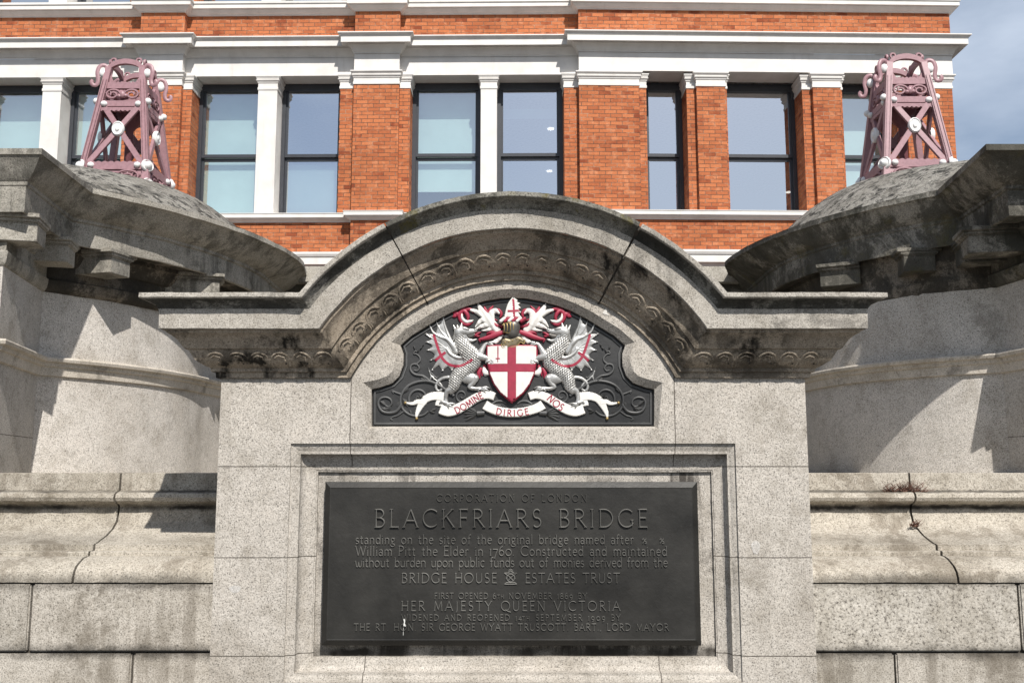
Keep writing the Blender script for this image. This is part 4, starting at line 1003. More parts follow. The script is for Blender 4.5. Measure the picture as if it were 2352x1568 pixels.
for sgn in (-1, 1):
    root = empty('parapet_wall', (sgn * 2.6, 5.2, 0))
    tag(root, 'granite parapet with moulded ledge on smooth blocks, left of the memorial pier' if sgn < 0 else 'granite parapet with moulded ledge on rough pitted blocks, right of the memorial pier', 'wall', 'parapets flanking the pier')
    jx = -2.09 if sgn < 0 else 2.122
    for a, b in ((1.30, abs(jx) - .0055), (abs(jx) + .0055, 4.4), ):
        xa, xb = sorted((sgn * a, sgn * b)); mb = MB(); n = 2
        sweep(mb, [(xa + (xb - xa) * q / 60, 5.9) for q in range(61)], PRO); wear(mb, .0028, 9)
        for j in (0, 1): 
            ring = [(x_, 5.9 - o, z) for (o, z) in PRO for x_ in ((xa, xb)[j],)]; mb.add(ring, [tuple(range(len(ring)))])
        kid(root, 'moulded_ledge', mb, M_ledge, smooth=22, weld=False)
    mb = MB(); sweep(mb, [(jx - .02, 5.9), (jx + .02, 5.9)], [(max(o - .018, 0), z) for o, z in PRO[1:-1]]); kid(root, 'joint_filling', mb, M_mortar)
    zt = PZ(1337, 4.665)
    mb = MB(); mb.box(min(sgn * 1.3, sgn * 4.4), max(sgn * 1.3, sgn * 4.4), 4.69, 5.9, 0, zt - .004); kid(root, 'mortar_bed', mb, M_mortar)
    rows = [(PZ(1496, 4.665), zt - .007, [PX(68, 1420, 4.665)] if sgn < 0 else [PX(2344, 1420, 4.665)]), (PZ(1496, 4.665) - .36, PZ(1496, 4.665) - .009, [PX(302, 1540, 4.665)] if sgn < 0 else [PX(2058, 1540, 4.665)]), (.40, PZ(1496, 4.665) - .369, [sgn * 2.5]), (.0, .391, [sgn * 1.9])]
    for i, (za, zb_, js) in enumerate(rows):
        xs = [sgn * 1.3] + js + [js[0] + sgn * 1.25, sgn * 4.4]
        for a, b in zip(xs, xs[1:]):
            lo, hi = min(a, b) + .005, max(a, b) - .005
            if hi - lo < .1: continue
            mb = MB(); mb.box(lo, hi, 4.665 + (.002 if i % 2 else 0), 4.9, za, zb_)
            kid(root, 'stone_block', mb, M_par_rough if sgn > 0 and i == 0 else M_par, bevel=.007, smooth=30)

# ------------------------------------------------------------------ dry weeds in the parapet joint
def weed(x, y, z, n, h, spread, label):
    mb = MB()
    for i in range(n):
        bx = x + rng.uniform(-1, 1) * spread; a = rng.uniform(-1, 1) * 1.1 + (bx - x) / spread * .4; L_ = h * rng.uniform(.45, 1.0)
        p0 = Vector((bx, y - rng.uniform(0, .01), z - .002)); p1 = p0 + Vector((math.sin(a) * L_ * .5, -rng.uniform(.0, .02), math.cos(a) * L_ * .55)); p2 = p0 + Vector((math.sin(a) * L_ * 1.05, -rng.uniform(.0, .03), math.cos(a) * L_ * .9))
        mb.tube([p0, p1, p2], [.0016, .0012, .0006], 3)
        for k in range(2):
            t = rng.uniform(.3, .9); b0 = p0.lerp(p2, t); s_ = rng.choice([-1, 1]); mb.tube([b0, b0 + Vector((s_ * .014, -.004, .016))], [.001, .0005], 3)
        for k in range(5):
            c = p0.lerp(p2, rng.uniform(.0, .55)) + Vector(rng.uniform(-.008, .008, 3)); d1 = Vector(rng.uniform(-1, 1, 3)).normalized() * .007; d2 = Vector(rng.uniform(-1, 1, 3)).normalized() * .004
            mb.add([c - d1, c + d2, c + d1, c - d2], [(0, 1, 2, 3)])
    o = mb.build('dry_weed', M_weed, None, fix=False, weld=False); tag(o, label, 'weed', 'weeds growing in the right parapet joint'); return o
M_weed = plain('weed_brown', (.13, .065, .045), .8, var=.4, scale=60)
wz = PZ(1131, 5.14)
wo_ = weed(PX(2075, 1130, 5.14), 5.145, wz, 75, .085, .085, 'spreading dry reddish weed on the right parapet ledge, above the roll moulding')
wo2 = weed(PX(2100, 1200, 5.09), 5.095, PZ(1206, 5.10), 16, .035, .014, 'tiny dry tuft rooted in the open joint, below the larger weed on the right')

# ------------------------------------------------------------------ ground
mb = MB(); mb.add([(-900, -900, 0), (900, -900, 0), (900, 1500, 0), (-900, 1500, 0)], [(0, 1, 2, 3)])
g = mb.build('pavement', granite('asphalt', light=(.09, .088, .085), mid=(.06, .059, .057), dark=(.03, .03, .029), grain=60)); tag(g, None, None, None, 'structure')

# ------------------------------------------------------------------ iron lantern stands on the turret roofs
M_iron = paint('rose_iron_paint', (.315, .178, .195), .45, .22, .38, 0, (.17, .075, .08))
M_iron_d = paint('dark_rose_iron', (.17, .06, .07), .5, .2, .3, 0, (.06, .03, .03))
M_knob = paint('white_iron_paint', (.72, .71, .69), .5, .06, .22, 0, (.40, .38, .36))
HB, HT, LH = .236, .120, .90
def hw(z): return HB + (HT - HB) * z / LH
def lantern():
    r = empty('lantern_stand', (0, 0, 0))
    B = lambda name, mb, m, parent=r, **k: mb.build(name, m, parent, **k)
    for sx in (-1, 1):
        for sy in (-1, 1):
            mb = MB(); a = Vector((sx * hw(-.35), sy * hw(-.35), -.35)); b = Vector((sx * HT, sy * HT, LH))
            mb.bar(a, b, .044, .044); 
            for i in range(2):      # raised fillets up the face
                o = Vector((sx * .0, sy * .026, 0)); q = Vector(((i - .5) * .024, 0, 0)); mb.bar(a.lerp(b, .38) + o + q, a.lerp(b, .92) + o + q, .006, .004)
            leg = B('leg', mb, M_iron, bevel=.003)
            # scroll that curls outwards from the head of the leg
            d = Vector((sx * .72, sy * .70, 0)).normalized() if sy < 0 else Vector((sx, sy * .35, 0)).normalized()
            d = Vector((sx, sy * .25, 0)).normalized()
            prof = [(-.01, .80), (.0, .87), (.03, .915), (.066, .905), (.080, .86), (.072, .80), (.082, .765), (.105, .762), (.116, .782), (.106, .797)]
            mb = MB(); mb.tube([b * 0 + Vector((sx * HT, sy * HT, 0)) + d * q + Vector((0, 0, z)) for q, z in smoothline(prof, 4)], .015, 6, .55, up=(0, 1, 0)); B('scroll', mb, M_iron, leg, smooth=60)
            mb = MB(); mb.ell(Vector((sx * HT, sy * HT, .855)) + d * .040, ((.028, 0, 0), (0, .024, 0), (0, 0, .034)), 18, 9, .05, 9); B('knob', mb, M_knob, leg, smooth=60)
            for z, rr in ((.635, .034),):
                c = Vector((sx * (hw(z) + .030), sy * hw(z), z)); mb = MB(); mb.ell(c, ((.023, 0, 0), (0, .024, 0), (0, 0, .024)), 18, 9, .05, 9); B('knob', mb, M_knob, leg, smooth=60)
            for z in (.135, -.005):
                c = Vector((sx * (hw(z) + .016), sy * (hw(z) + .012), z)); nrm = Vector((sx, sy * .8, .15)).normalized(); x = nrm.cross(Vector((0, 0, 1))).normalized(); y = nrm.cross(x)
                mb = MB(); mb.lathe(c, (x, y, nrm), [(.043, -.012), (.046, .002), (.041, .009), (.034, .002), (.030, .004), (.027, .018), (.016, .029), (.0001, .034)], 20); B('boss', mb, M_knob, leg, smooth=50)
    for fi, (ax, ay) in enumerate(((0, -1), (1, 0), (0, 1), (-1, 0))):
        n = Vector((ax, ay, 0)); t = Vector((-ay, ax, 0))
        q = lambda a, z, o=0.0: n * (hw(z) + o) + t * a + Vector((0, 0, z))
        def rail(z, hgt, scal, name='rail'):
            w = hw(z) - .02; mb = MB(); N = 40; rows = []
            def zt(x): return hgt / 2 + (.010 * abs(math.sin(x / w * math.pi * 4.5)) if scal > 0 else 0)
            def zb_(x): return -hgt / 2 - (.010 * abs(math.sin(x / w * math.pi * 4.5)) if scal < 0 else 0)
            xs = [-w + 2 * w * i / N for i in range(N + 1)]
            f = lambda x, zz, o: q(x, z, o) + Vector((0, 0, zz))
            mb.grid([[f(x, zb_(x), .012) for x in xs], [f(x, zt(x), .012) for x in xs], [f(x, zt(x), -.016) for x in xs], [f(x, zb_(x), -.016) for x in xs], [f(x, zb_(x), .012) for x in xs]])
            return B(name, mb, M_iron)
        rail(.135, .05, 1); rail(.615, .042, 0); rail(.755, .042, 1); rail(.575, .02, -1)
        for s_ in (1, -1):
            mb = MB(); w0, w1 = hw(.16) - .02, hw(.60) - .03
            mb.bar(q(-w0 * s_, .145, .002 * s_), q(w1 * s_, .60, .002 * s_), .038, .022, up=n); B('brace', mb, M_iron, bevel=.002)
            for z, w in ((.14, hw(.14) - .055), (.61, hw(.61) - .035)):
                mb = MB(); mb.ell(q(w * s_, z, .014), (t * .024, Vector((0, 0, .0215)), n * .021), 18, 9, .04, 9); B('knob', mb, M_knob, smooth=60)
        # oval medallion at the crossing
        mb = MB(); c = q(0, .415, .012)
        mb.lathe(c, (t * .82, Vector((0, 0, 1)), n), [(.050, -.012), (.054, 0), (.054, .012), (.046, .020), (.038, .014), (.022, .016), (.016, .024), (.0001, .027)], 26); B('medallion', mb, M_knob, smooth=40)
        # openwork scroll panels: below the lower rail and between the upper rails
        def volutes(z, w, hgt):
            mb = MB()
            for s_ in (-1, 1):
                pts = []
                for i in range(34):
                    a = R(200 - 590 * i / 33) ; rr = 1 - .8 * i / 33
                    pts.append(q(s_ * (w * .52 + math.cos(a) * rr * w * .44), z, .010) + Vector((0, 0, math.sin(a) * rr * hgt)))
                mb.tube(pts, .0085, 6)
                for k in range(7): 
                    a = R(-60 + 40 * k); mb.tube([q(s_ * (w * .52 + math.cos(a) * w * .20), z, .008) + Vector((0, 0, math.sin(a) * hgt * .35)), q(s_ * (w * .52 + math.cos(a) * w * .42), z, .006) + Vector((0, 0, math.sin(a) * hgt * .95))], .005, 5)
            mb.ell(q(0, z, .012), (t * w * .16, Vector((0, 0, hgt * .7)), n * .014), 10, 6); mb.ell(q(-w * .16, z - hgt * .3, .01), (t * w * .14, Vector((0, 0, hgt * .35)), n * .012), 8, 5); mb.ell(q(w * .16, z - hgt * .2, .01), (t * w * .14, Vector((0, 0, hgt * .35)), n * .012), 8, 5)
            pl = [q(-w, z - hgt, -.002), q(w, z - hgt, -.002), q(w, z + hgt, -.002), q(-w, z + hgt, -.002)]; 
            if z < .2: mb.add(pl + [p - n * .008 for p in pl], [(0, 1, 2, 3), (4, 5, 6, 7), (0, 1, 5, 4), (2, 3, 7, 6)])
            B('scroll_panel', mb, M_iron, smooth=60, weld=False)
        volutes(.055, hw(.05) - .02, .052); volutes(.685, hw(.68) - .015, .042)
        # arch over the head opening, with two small curls
        mb = MB(); w = HT + .012
        arc = [(math.cos(R(200 - 220 * i / 24)), math.sin(R(200 - 220 * i / 24))) for i in range(25)]
        za, ra = .868, w * 1.02
        inner_ = [q(a * ra * .86, 0, 0) * 1.0 for a, b in arc]
        pf = lambda a, z, o: n * (HT + .004 + o) + t * a + Vector((0, 0, z))
        rows = [[pf(a * ra * .84, za + b * ra * .44, .012) for a, b in arc], [pf(a * ra * 1.02, za + b * ra * .72, .012) for a, b in arc], [pf(a * ra * 1.02, za + b * ra * .72, -.016) for a, b in arc], [pf(a * ra * .84, za + b * ra * .44, -.016) for a, b in arc], [pf(a * ra * .84, za + b * ra * .44, .012) for a, b in arc]]
        mb.grid(rows)
        # spandrels of the opening below the arch
        for s_ in (-1, 1): mb.add([pf(s_ * (HT + .006), .765, .008), pf(s_ * HT * .58, .775, .008), pf(s_ * HT * .86, .83, .008), pf(s_ * (HT + .0), .86, .008)] + [pf(s_ * (HT + .006), .765, -.014), pf(s_ * HT * .58, .775, -.014), pf(s_ * HT * .86, .83, -.014), pf(s_ * HT, .86, -.014)], [(0, 1, 2, 3), (4, 7, 6, 5), (0, 4, 5, 1), (1, 5, 6, 2), (2, 6, 7, 3), (3, 7, 4, 0)])
        B('arch', mb, M_iron, smooth=40)
        for s_ in (-1, 1):
            mb = MB(); c = pf(s_ * ra * .66, za + ra * .62, 0)
            mb.tube([c + t * s_ * .02 * math.cos(R(a)) * (1 - a / 600) + Vector((0, 0, .02 * math.sin(R(a)) * (1 - a / 600))) for a in range(-120, 330, 25)], .009, 6, up=n); B('curl', mb, M_iron, smooth=60)
    mb = MB(); mb.lathe((0, 0, 0), ((1, 0, 0), (0, 1, 0), (0, 0, 1)), [(.028, -.3), (.028, .36), (.034, .37), (.034, .39), (.028, .40), (.028, .47), (.05, .50), (.09, .56), (.10, .60), (.088, .66), (.03, .68), (.001, .69)], 18); B('centre_pipe', mb, M_iron_d, smooth=50)
    for sx, sy in ((-1, 0), (1, 0), (0, 1), (0, -1)):
        mb = MB(); mb.bar((sx * .07, sy * .07, .60), (sx * hw(.61), sy * hw(.61), .61), .03, .02, up=(0, 0, 1)); B('stay', mb, M_iron_d)
    mb = MB(); mb.box(-hw(.62) + .01, hw(.62) - .01, -hw(.62) + .01, hw(.62) - .01, .628, .640); B('top_plate', mb, M_iron_d)
    return r
def copy_tree(o, parent=None):
    c = o.copy(); COL.objects.link(c)
    if parent: c.parent = parent
    for ch in list(o.children): copy_tree(ch, c)
    return c
ln = lantern(); ln.location = (LANL[0] * K, LANL[1] * K, EYE + 1.93 * K); ln.scale = (K * .97,) * 3
tag(ln, 'rose painted iron lantern stand with white knobs on the left turret roof', 'lantern stand', 'lantern stands on the turret roofs')
ln2 = copy_tree(ln); ln2.location = (LANR[0] * K, LANR[1] * K, EYE + 1.895 * K)
tag(ln2, 'rose painted iron lantern stand with white knobs on the right turret roof, against the sky', 'lantern stand')
# ------------------------------------------------------------------ brick office building
YB = 18.0
KL, KR = .0138, .024
XC = PX(1320, 300, YB)
def bend(x): return KL * (XC - x) if x < XC else KR * (x - XC)
def FX(u, v, dy=0.0):
    y = YB + dy; x = PX(u, v, y)
    for _ in range(4): x = PX(u, v, y + bend(x))
    return x
def FZ(v, dy=0.0): return PZ(v, YB + dy)
def brick():
    n = NT('red_brick')
    X, Y, Z = n.xyz(); nx = n.math('ABSOLUTE', n.xyz(n.nor)[0]); ny = n.math('ABSOLUTE', n.xyz(n.nor)[1])
    side = n.math('GREATER_THAN', nx, ny)
    U = n.math('ADD', n.math('MULTIPLY', X, n.math('SUBTRACT', 1, side)), n.math('MULTIPLY', Y, side))
    cb = n.N('ShaderNodeCombineXYZ'); 
    wob = n.math('MULTIPLY', n.math('SUBTRACT', n.noise(11, 3, .6), .5), .007)
    n.put(cb.inputs[0], U); n.put(cb.inputs[1], n.math('ADD', Z, wob))
    def tex(c1, c2, m, ms=.010, mort=.1):
        b = n.N('ShaderNodeTexBrick'); b.inputs['Scale'].default_value = 1; b.inputs['Brick Width'].default_value = .225; b.inputs['Row Height'].default_value = .0765
        b.inputs['Mortar Size'].default_value = ms; b.inputs['Mortar Smooth'].default_value = mort; b.inputs['Bias'].default_value = 0
        n.put(b.inputs['Vector'], cb.outputs[0]); n.put(b.inputs['Color1'], c1); n.put(b.inputs['Color2'], c2); n.put(b.inputs['Mortar'], m); b.offset = .5; return b
    b = tex((.50, .168, .068), (.36, .105, .042), (.40, .24, .16), .0062)
    rnd = tex((0, 0, 0), (1, 1, 1), (.5, .5, .5), .001).outputs['Color']
    c = b.outputs['Color']
    # scattered pale and burnt bricks
    c = n.mix(n.ramp(n.noise(7.5, 2, .5), [(.56, 0), (.68, .6)]), c, (.56, .235, .12))
    c = n.mix(n.math('MULTIPLY', n.ramp(rnd, [(.80, 0), (.97, .8)]), n.ramp(n.noise(3.3, 3, .6), [(.42, 0), (.6, 1)])), c, (.20, .045, .020))
    c = n.mix(.8, c, n.ramp(n.noise(38, 5, .7), [(.25, .70), (.55, 1.0), (.8, 1.22)]), 'MULTIPLY')
    c = n.mix(.7, c, n.ramp(n.noise(1.1, 5, .6), [(.32, (.72, .70, .68)), (.55, (1, 1, 1))]), 'MULTIPLY')
    # thin dark joints between the bricks, in irregular patches
    d = tex((0, 0, 0), (0, 0, 0), (1, 1, 1), .0044, 0).outputs['Fac']
    gap = n.math('MULTIPLY', d, n.ramp(n.noise(4.2, 5, .65), [(.37, 0), (.50, .9)]))
    c = n.mix(gap, c, (.065, .030, .018))
    c = n.mix(n.ramp(n.noise(1, 5, .6, n.map((2.5, 2.5, .5))), [(.66, 0), (.80, .35)]), c, (.55, .36, .26))
    return n.set(Base_Color=c, Roughness=.88, Specular_IOR_Level=.2, Normal=n.bump(n.math('SUBTRACT', 1, b.outputs['Fac']), .7, .006, n.bump(n.noise(55, 4, .7), .35, .006)))
M_brick = brick()
def stucco():
    n = NT('white_stucco'); k = n.noise(3, 5, .6); s_ = n.noise(1, 5, .65, n.map((7, 7, .8)))
    c = n.mix(n.ramp(k, [(.4, 0), (.7, 1)]), (.66, .635, .60), (.57, .545, .51)); c = n.mix(n.ramp(s_, [(.56, 0), (.74, .30)]), c, (.42, .38, .33))
    return n.set(Base_Color=c, Roughness=.65, Normal=n.bump(n.noise(30, 4, .6), .12, .004))
M_stucco = stucco()
M_stucco_d = plain('weathered_stucco', (.50, .475, .44), .7, var=.3, scale=14)
M_frame_w = plain('dark_window_frame', (.035, .038, .045), .38, var=.1)
M_blind = plain('pale_teal_blind', (.66, .82, .79), .8, var=.04, scale=2)
M_room = plain('dim_room', (.20, .21, .23), .9, var=.2, scale=1)
def glass(nm='window_glass', fac=.50):
    n = NT(nm); g = n.N('ShaderNodeBsdfGlossy'); g.inputs['Roughness'].default_value = .012; g.inputs['Color'].default_value = (.90, .93, .96, 1)
    t = n.N('ShaderNodeBsdfTransparent'); t.inputs['Color'].default_value = (.90, .96, .94, 1); m = n.N('ShaderNodeMixShader')
    n.put(g.inputs['Normal'], n.bump(n.noise(.8, 0, .5), .12, .04)); m.inputs[0].default_value = fac
    n.t.links.new(t.outputs[0], m.inputs[1]); n.t.links.new(g.outputs[0], m.inputs[2]); n.t.links.new(m.outputs[0], n.out.inputs[0]); n.t.nodes.remove(n.b); return n.m
M_glass = glass(); M_mirror = glass('reflective_window_glass', .72)
n_ = NT('ceiling_lamp'); n_.b.inputs['Emission Color'].default_value = (1, .97, .92, 1); n_.b.inputs['Emission Strength'].default_value = 2.2; M_lamp = n_.m

bld = empty('office_building', (0, YB, 0)); tag(bld, 'orange brick office building with white stucco cornices and sash windows behind the pier', 'building')
def bk(name, mb, m, parent=None, **k):
    mb.v = [(x, y + bend(x), z) for x, y, z in mb.v]
    return kid(parent or bld, name, mb, m, **k)
# levels (m)
dR, dP, dQ = 0.0, -.17, -.20             # recessed wall, pilasters, right-hand block
zSill0, zSill1 = FZ(509, -.1), FZ(487, -.12)
zHead = FZ(171, 0)                        # bottom of frieze
zCorB = FZ(128, -.05)
zBandT = FZ(35, 0)
P1, P2 = (FX(310, 300, dP), FX(412, 300, dP)), (FX(810, 300, dP), FX(915, 300, dP))
XQ = FX(1331, 300, dQ); XE = FX(2194, 250, dQ); XW = FX(-420, 300)
DEEP = 14.0
path = [(XW, dR), (P1[0], dR), (P1[0], dP), (P1[1], dP), (P1[1], dR), (P2[0], dR), (P2[0], dP), (P2[1], dP), (P2[1], dR), (XQ, dR), (XQ, dQ), (XE, dQ), (XE, DEEP)]
path = [(x, YB + y) for x, y in path]
def subdiv(pth, step=1.0):
    out = []
    for a, b in zip(pth, pth[1:]):
        out.append(a)
        if abs(b[0] - a[0]) > step * 1.2:
            k = int(abs(b[0] - a[0]) / step); out += [(a[0] + (b[0] - a[0]) * i / k, a[1]) for i in range(1, k)]
    return out + [pth[-1]]
def cors(name, prof, m=None, smooth=20, **k):
    mb = MB(); sweep(mb, path, prof); return bk(name, mb, m or M_stucco, smooth=smooth, weld=False, **k)
zt = lambda v, d: FZ(v, -d)
# main cornice
f_ = .56
pr = [(.0, 129), (.03, 129), (.03, 126), (.06, 124), (.10, 117), (.17, 110), (.20, 107.5), (.20, 105.5), (.225, 104.5), (.24, 102.5), (.40, 101.6), (.405, 102.2), (.415, 102.2), (.415, 89.5), (.43, 88.8), (.435, 87), (.46, 84.5), (.50, 81.5), (.515, 80.5), (.515, 78.2)]
cors('cornice', [(o * f_, zt(v, o * f_)) for o, v in pr] + [(0, zt(78.2, .25) + .05)])
# frieze and soffit over the openings
cors('frieze', [(-.52, zHead), (.0, zHead), (.0, zt(129, 0) - .004)])
# brick band above the cornice, then the sills of the next floor
cors('brick_band', [(.0, zt(78.2, .25) + .03), (.0, FZ(33, -.0))], M_brick)
zU = FZ(33, 0)
cors('upper_sill', [(.0, zU), (.03, zU), (.035, zU + .02), (.06, zU + .03), (.10, zU + .07), (.115, zU + .085), (.115, zU + .095), (.15, zU + .10), (.15, zU + .185), (.17, zU + .19), (.17, zU + .235), (-.5, zU + .30)])
# sill course below the windows, brick apron, lower string course
cors('sill', [(.0, FZ(509, -.0)), (.02, zt(509, .02)), (.03, zt(506.5, .03)), (.05, zt(505, .05)), (.085, zt(500.5, .085)), (.10, zt(497.5, .10)), (.12, zt(497, .12)), (.12, zt(488.5, .12)), (.13, zt(488, .13)), (.13, zt(486.5, .13)), (-.55, zt(486.5, .13) + .03)])
zL = FZ(576, -.05)
cors('brick_apron', [(.0, zL - .05), (.0, FZ(509, 0))], M_brick)
cors('string_course', [(.0, FZ(616, 0)), (.02, zt(616, .02)), (.05, zt(610, .05)), (.08, zt(606, .08)), (.11, zt(605, .11)), (.11, zt(589, .11)), (.13, zt(587, .13)), (.15, zt(581, .15)), (.15, zt(577, .15)), (.0, zt(577, .15) + .04)])
cors('lower_wall', [(.0, 0), (.0, FZ(616, 0))], M_brick)
# masonry between the windows: (name, u0, u1, face offset, cap?)
def pier_box(name, x0, x1, d, m, z0, z1):
    mb = MB(); mb.box(x0, x1, YB + d, YB + .56, z0, z1); return bk(name, mb, m)
z0w = zt(486.5, .13) - .02
DS = -.06
def cap(x0, x1, d, zt_, h, ov=.055, back=.5):
    """moulded capital round a pier"""
    y = YB + d; pth = [(x0, YB + back), (x0, y), (x1, y), (x1, YB + back)]
    pr = [(-.0, zt_ - h), (.012, zt_ - h), (.014, zt_ - h + .045 * h / .3), (.004, zt_ - h * .80), (.004, zt_ - h * .52), (.016, zt_ - h * .50), (.022, zt_ - h * .42), (.040, zt_ - h * .36), (.044, zt_ - h * .30), (.030, zt_ - h * .28), (.034, zt_ - h * .20), (ov, zt_ - h * .10), (ov + .004, zt_ - h * .08), (ov + .004, zt_), (-.02, zt_ + .001)]
    mb = MB(); sweep(mb, [(a, b) for a, b in pth], pr); bk('capital', mb, M_stucco, smooth=20, weld=False)
zC = zHead
for nm, xa, xb in (('pilaster', *P1), ('pilaster', *P2)):
    pier_box(nm, xa, xb, dP, M_brick, z0w, FZ(190, dP)); 
    mb = MB(); mb.box(xa, xb, YB + dP + .003, YB + .5, FZ(190, dP) - .01, zHead + .02); bk('capital_block', mb, M_stucco)
    cap(xa, xb, dP, FZ(158, dP - .06), FZ(158, dP - .06) - FZ(191, dP), .06)
# strips, mullions of the left-hand wall
zCap = FZ(169.5, -.06); hCap = FZ(169.5, -.06) - FZ(204, 0)
def strip_pier(u0, u1, d=DS): 
    a, b = FX(u0, 300, d), FX(u1, 300, d); pier_box('brick_jamb', a, b, d, M_brick, z0w, zCap - hCap + .01)
    mb = MB(); mb.box(a, b, YB + d + .002, YB + .56, zCap - hCap, zCap - .001); bk('capital_block', mb, M_stucco); cap(a, b, d, zCap, hCap, .05)
    return a, b
def mullion(u0, u1, d=-.02):
    a, b = FX(u0, 300, d), FX(u1, 300, d); pier_box('mullion', a, b, d, M_stucco, z0w, zCap - .002); cap(a, b, d, zCap, hCap, .05); return a, b
xs = {}
xs['w0'] = FX(-60, 300)
m1 = mullion(92, 135); s1 = (FX(278, 300, DS), P1[0]); s1 = strip_pier(280, 309); s2 = strip_pier(413, 437); m2 = mullion(590, 634); s3 = strip_pier(779, 809); s4 = strip_pier(916, 941); m3 = mullion(1104, 1141); s5 = strip_pier(1296, 1330)
s0 = strip_pier(-95, -70)
pier_box('brick_pier', XW, s0[0] + .01, DS + .01, M_brick, z0w, zCap)
# right-hand block
dS2 = dQ + .09
def qpier(u0, u1, l, r_):
    a, b = FX(u0, 300, dQ), FX(u1, 300, dQ); zc = FZ(162, dQ - .06); h = zc - FZ(196, dQ)
    pier_box('pilaster', a, b, dQ - .004, M_brick, z0w, zc - h + .01); mb = MB(); mb.box(a, b, YB + dQ - .002, YB + .5, zc - h, zHead + .01); bk('capital_block', mb, M_stucco); cap(a, b, dQ - .004, zc, h, .06)
    xa, xb = (FX(l, 300, dS2) if l else a), (FX(r_, 300, dS2) if r_ else b)
    for lo, hi in ((xa, a), (b, xb)):
        if hi - lo > .01:
            pier_box('brick_jamb', lo, hi, dS2, M_brick, z0w, zCap - hCap); mb = MB(); mb.box(lo, hi, YB + dS2 + .002, YB + .56, zCap - hCap, zHead + .005); bk('capital_block', mb, M_stucco); cap(lo, hi, dS2, zCap - .02, hCap, .05)
    return xa, xb
q1 = qpier(1331, 1470, None, 1486); q2 = qpier(1602, 1669, 1579, 1672); q3 = qpier(1871, 1935, 1846, 1938); q4 = qpier(2085, 2193, 2062, None)
# solid core behind and above
mb = MB(); mb.box(XW, XE - .02, YB + 8.0, YB + DEEP, 0, zU + 6); bk('core', mb, M_room)
mb = MB(); mb.box(XW, XE - .01, YB + .56, YB + 8.0, zHead - .02, zHead + .3); bk('floor_slab', mb, M_stucco_d)
mb = MB(); mb.box(XW, XE - .01, YB + .56, YB + 8.0, z0w - .3, z0w); bk('floor_slab', mb, M_stucco_d)
mb = MB(); mb.box(XE - .5, XE - .004, YB + .3, YB + DEEP, z0w, zHead); bk('side_wall', mb, M_brick)
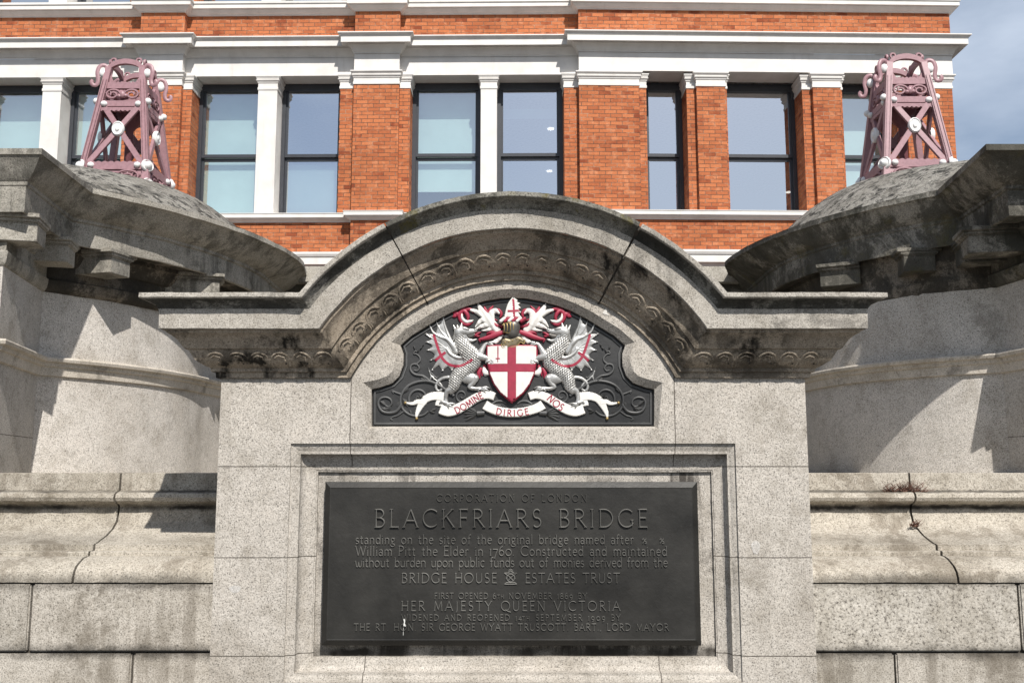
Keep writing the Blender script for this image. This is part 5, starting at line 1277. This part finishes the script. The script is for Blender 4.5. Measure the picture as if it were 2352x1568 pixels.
# windows
def window(x0, x1, blind=None, z0=None, z1=None, lamps=()):
    z0 = z0w + .02 if z0 is None else z0; z1 = zHead - .002 if z1 is None else z1
    yf = YB + .40; zm = z0 + (z1 - z0) * .468; t = .075
    mb = MB()
    mb.box(x0, x0 + t, yf, yf + .16, z0, z1); mb.box(x1 - t, x1, yf, yf + .16, z0, z1); mb.box(x0 + t, x1 - t, yf, yf + .16, z1 - .15, z1); mb.box(x0 + t, x1 - t, yf, yf + .16, z0, z0 + .05)
    # sashes: the upper one in front
    a, b = x0 + t, x1 - t; s_ = .045
    mb.box(a, a + s_, yf + .035, yf + .08, zm - .02, z1 - .15); mb.box(b - s_, b, yf + .035, yf + .08, zm - .02, z1 - .15); mb.box(a + s_, b - s_, yf + .035, yf + .08, zm - .02, zm + .045)
    mb.box(a, a + s_, yf + .09, yf + .13, z0 + .05, zm - .02); mb.box(b - s_, b, yf + .09, yf + .13, z0 + .05, zm - .02); mb.box(a + s_, b - s_, yf + .085, yf + .13, zm - .085, zm - .021)
    w = bk('window', mb, M_frame_w, weld=False)
    for za, zb_, y in ((zm + .045, z1 - .15, yf + .06), (z0 + .05, zm - .085, yf + .11)):
        mb = MB(); mb.add([(a + s_, y, za), (b - s_, y, za), (b - s_, y, zb_), (a + s_, y, zb_)], [(0, 1, 2, 3)]); bk('pane', mb, M_mirror if not blind or blind[0][0] > .5 or blind[0][1] < .6 else M_glass, w, fix=False)
    for f0, f1 in (blind or ()):
        mb = MB(); mb.box(a + .01, b - .01, yf + .22, yf + .226, z0 + .05 + (z1 - z0 - .2) * f0, z0 + .05 + (z1 - z0 - .2) * f1); bk('blind', mb, M_blind, w)
    for lu, lv in lamps:
        ly = (zHead - .03 - EYE) / ((FP * ST + (784 - lv) * CT) / (FP * CT - (784 - lv) * ST)); c = (PX(lu, lv, ly), ly, zHead - .03); mb = MB(); mb.lathe(c, ((1, 0, 0), (0, 1, 0), (0, 0, -1)), [(.075, -.01), (.075, .012), (.0001, .013)], 16); bk('ceiling_light', mb, M_lamp, w)
    return w
window(s0[1], m1[0], ((0, 1),)); window(m1[1], s1[0], ((0, 1),)); window(s2[1], m2[0], ((0, 1),)); window(m2[1], s3[0], ((.06, .44),)); window(s4[1], m3[0], ((.22, 1),)); window(m3[1], s5[0], ((.80, .88),), lamps=((1265, 296), (1262, 393)))
window(q1[1], q2[0]); window(q2[1], q3[0], lamps=((1815, 438),)); window(q3[1], q4[0], ((0, 1),))
# foot of the windows on the next floor
zu0 = zU + .27
for a, b in ((s0[1], m1[0]), (m1[1], s1[0]), (s2[1], m2[0]), (m2[1], s3[0]), (s4[1], m3[0]), (m3[1], s5[0]), (q1[1], q2[0]), (q2[1], q3[0]), (q3[1], q4[0])):
    window(a, b, None, zu0, zu0 + 2.6)
edges = [XW, s0[1], m1[0], m1[1], s1[0], s2[1], m2[0], m2[1], s3[0], s4[1], m3[0], m3[1], s5[0], q1[1], q2[0], q2[1], q3[0], q3[1], q4[0], XE]
for i in range(0, len(edges), 2):
    mul = i in (2, 6, 10)
    pier_box('mullion' if mul else 'upper_pier', edges[i], edges[i + 1], -.03 if i < 12 else dQ + .01, M_stucco if mul else M_brick, zU + .24, zU + 3.0)
for a, b in (P1, P2): pier_box('pilaster', a, b, dP, M_brick, zU + .25, zU + 3)
mb = MB(); mb.box(XW, XE, YB + dQ, YB + DEEP, zU + 2.9, zU + 5.5); bk('upper_wall', mb, M_brick)
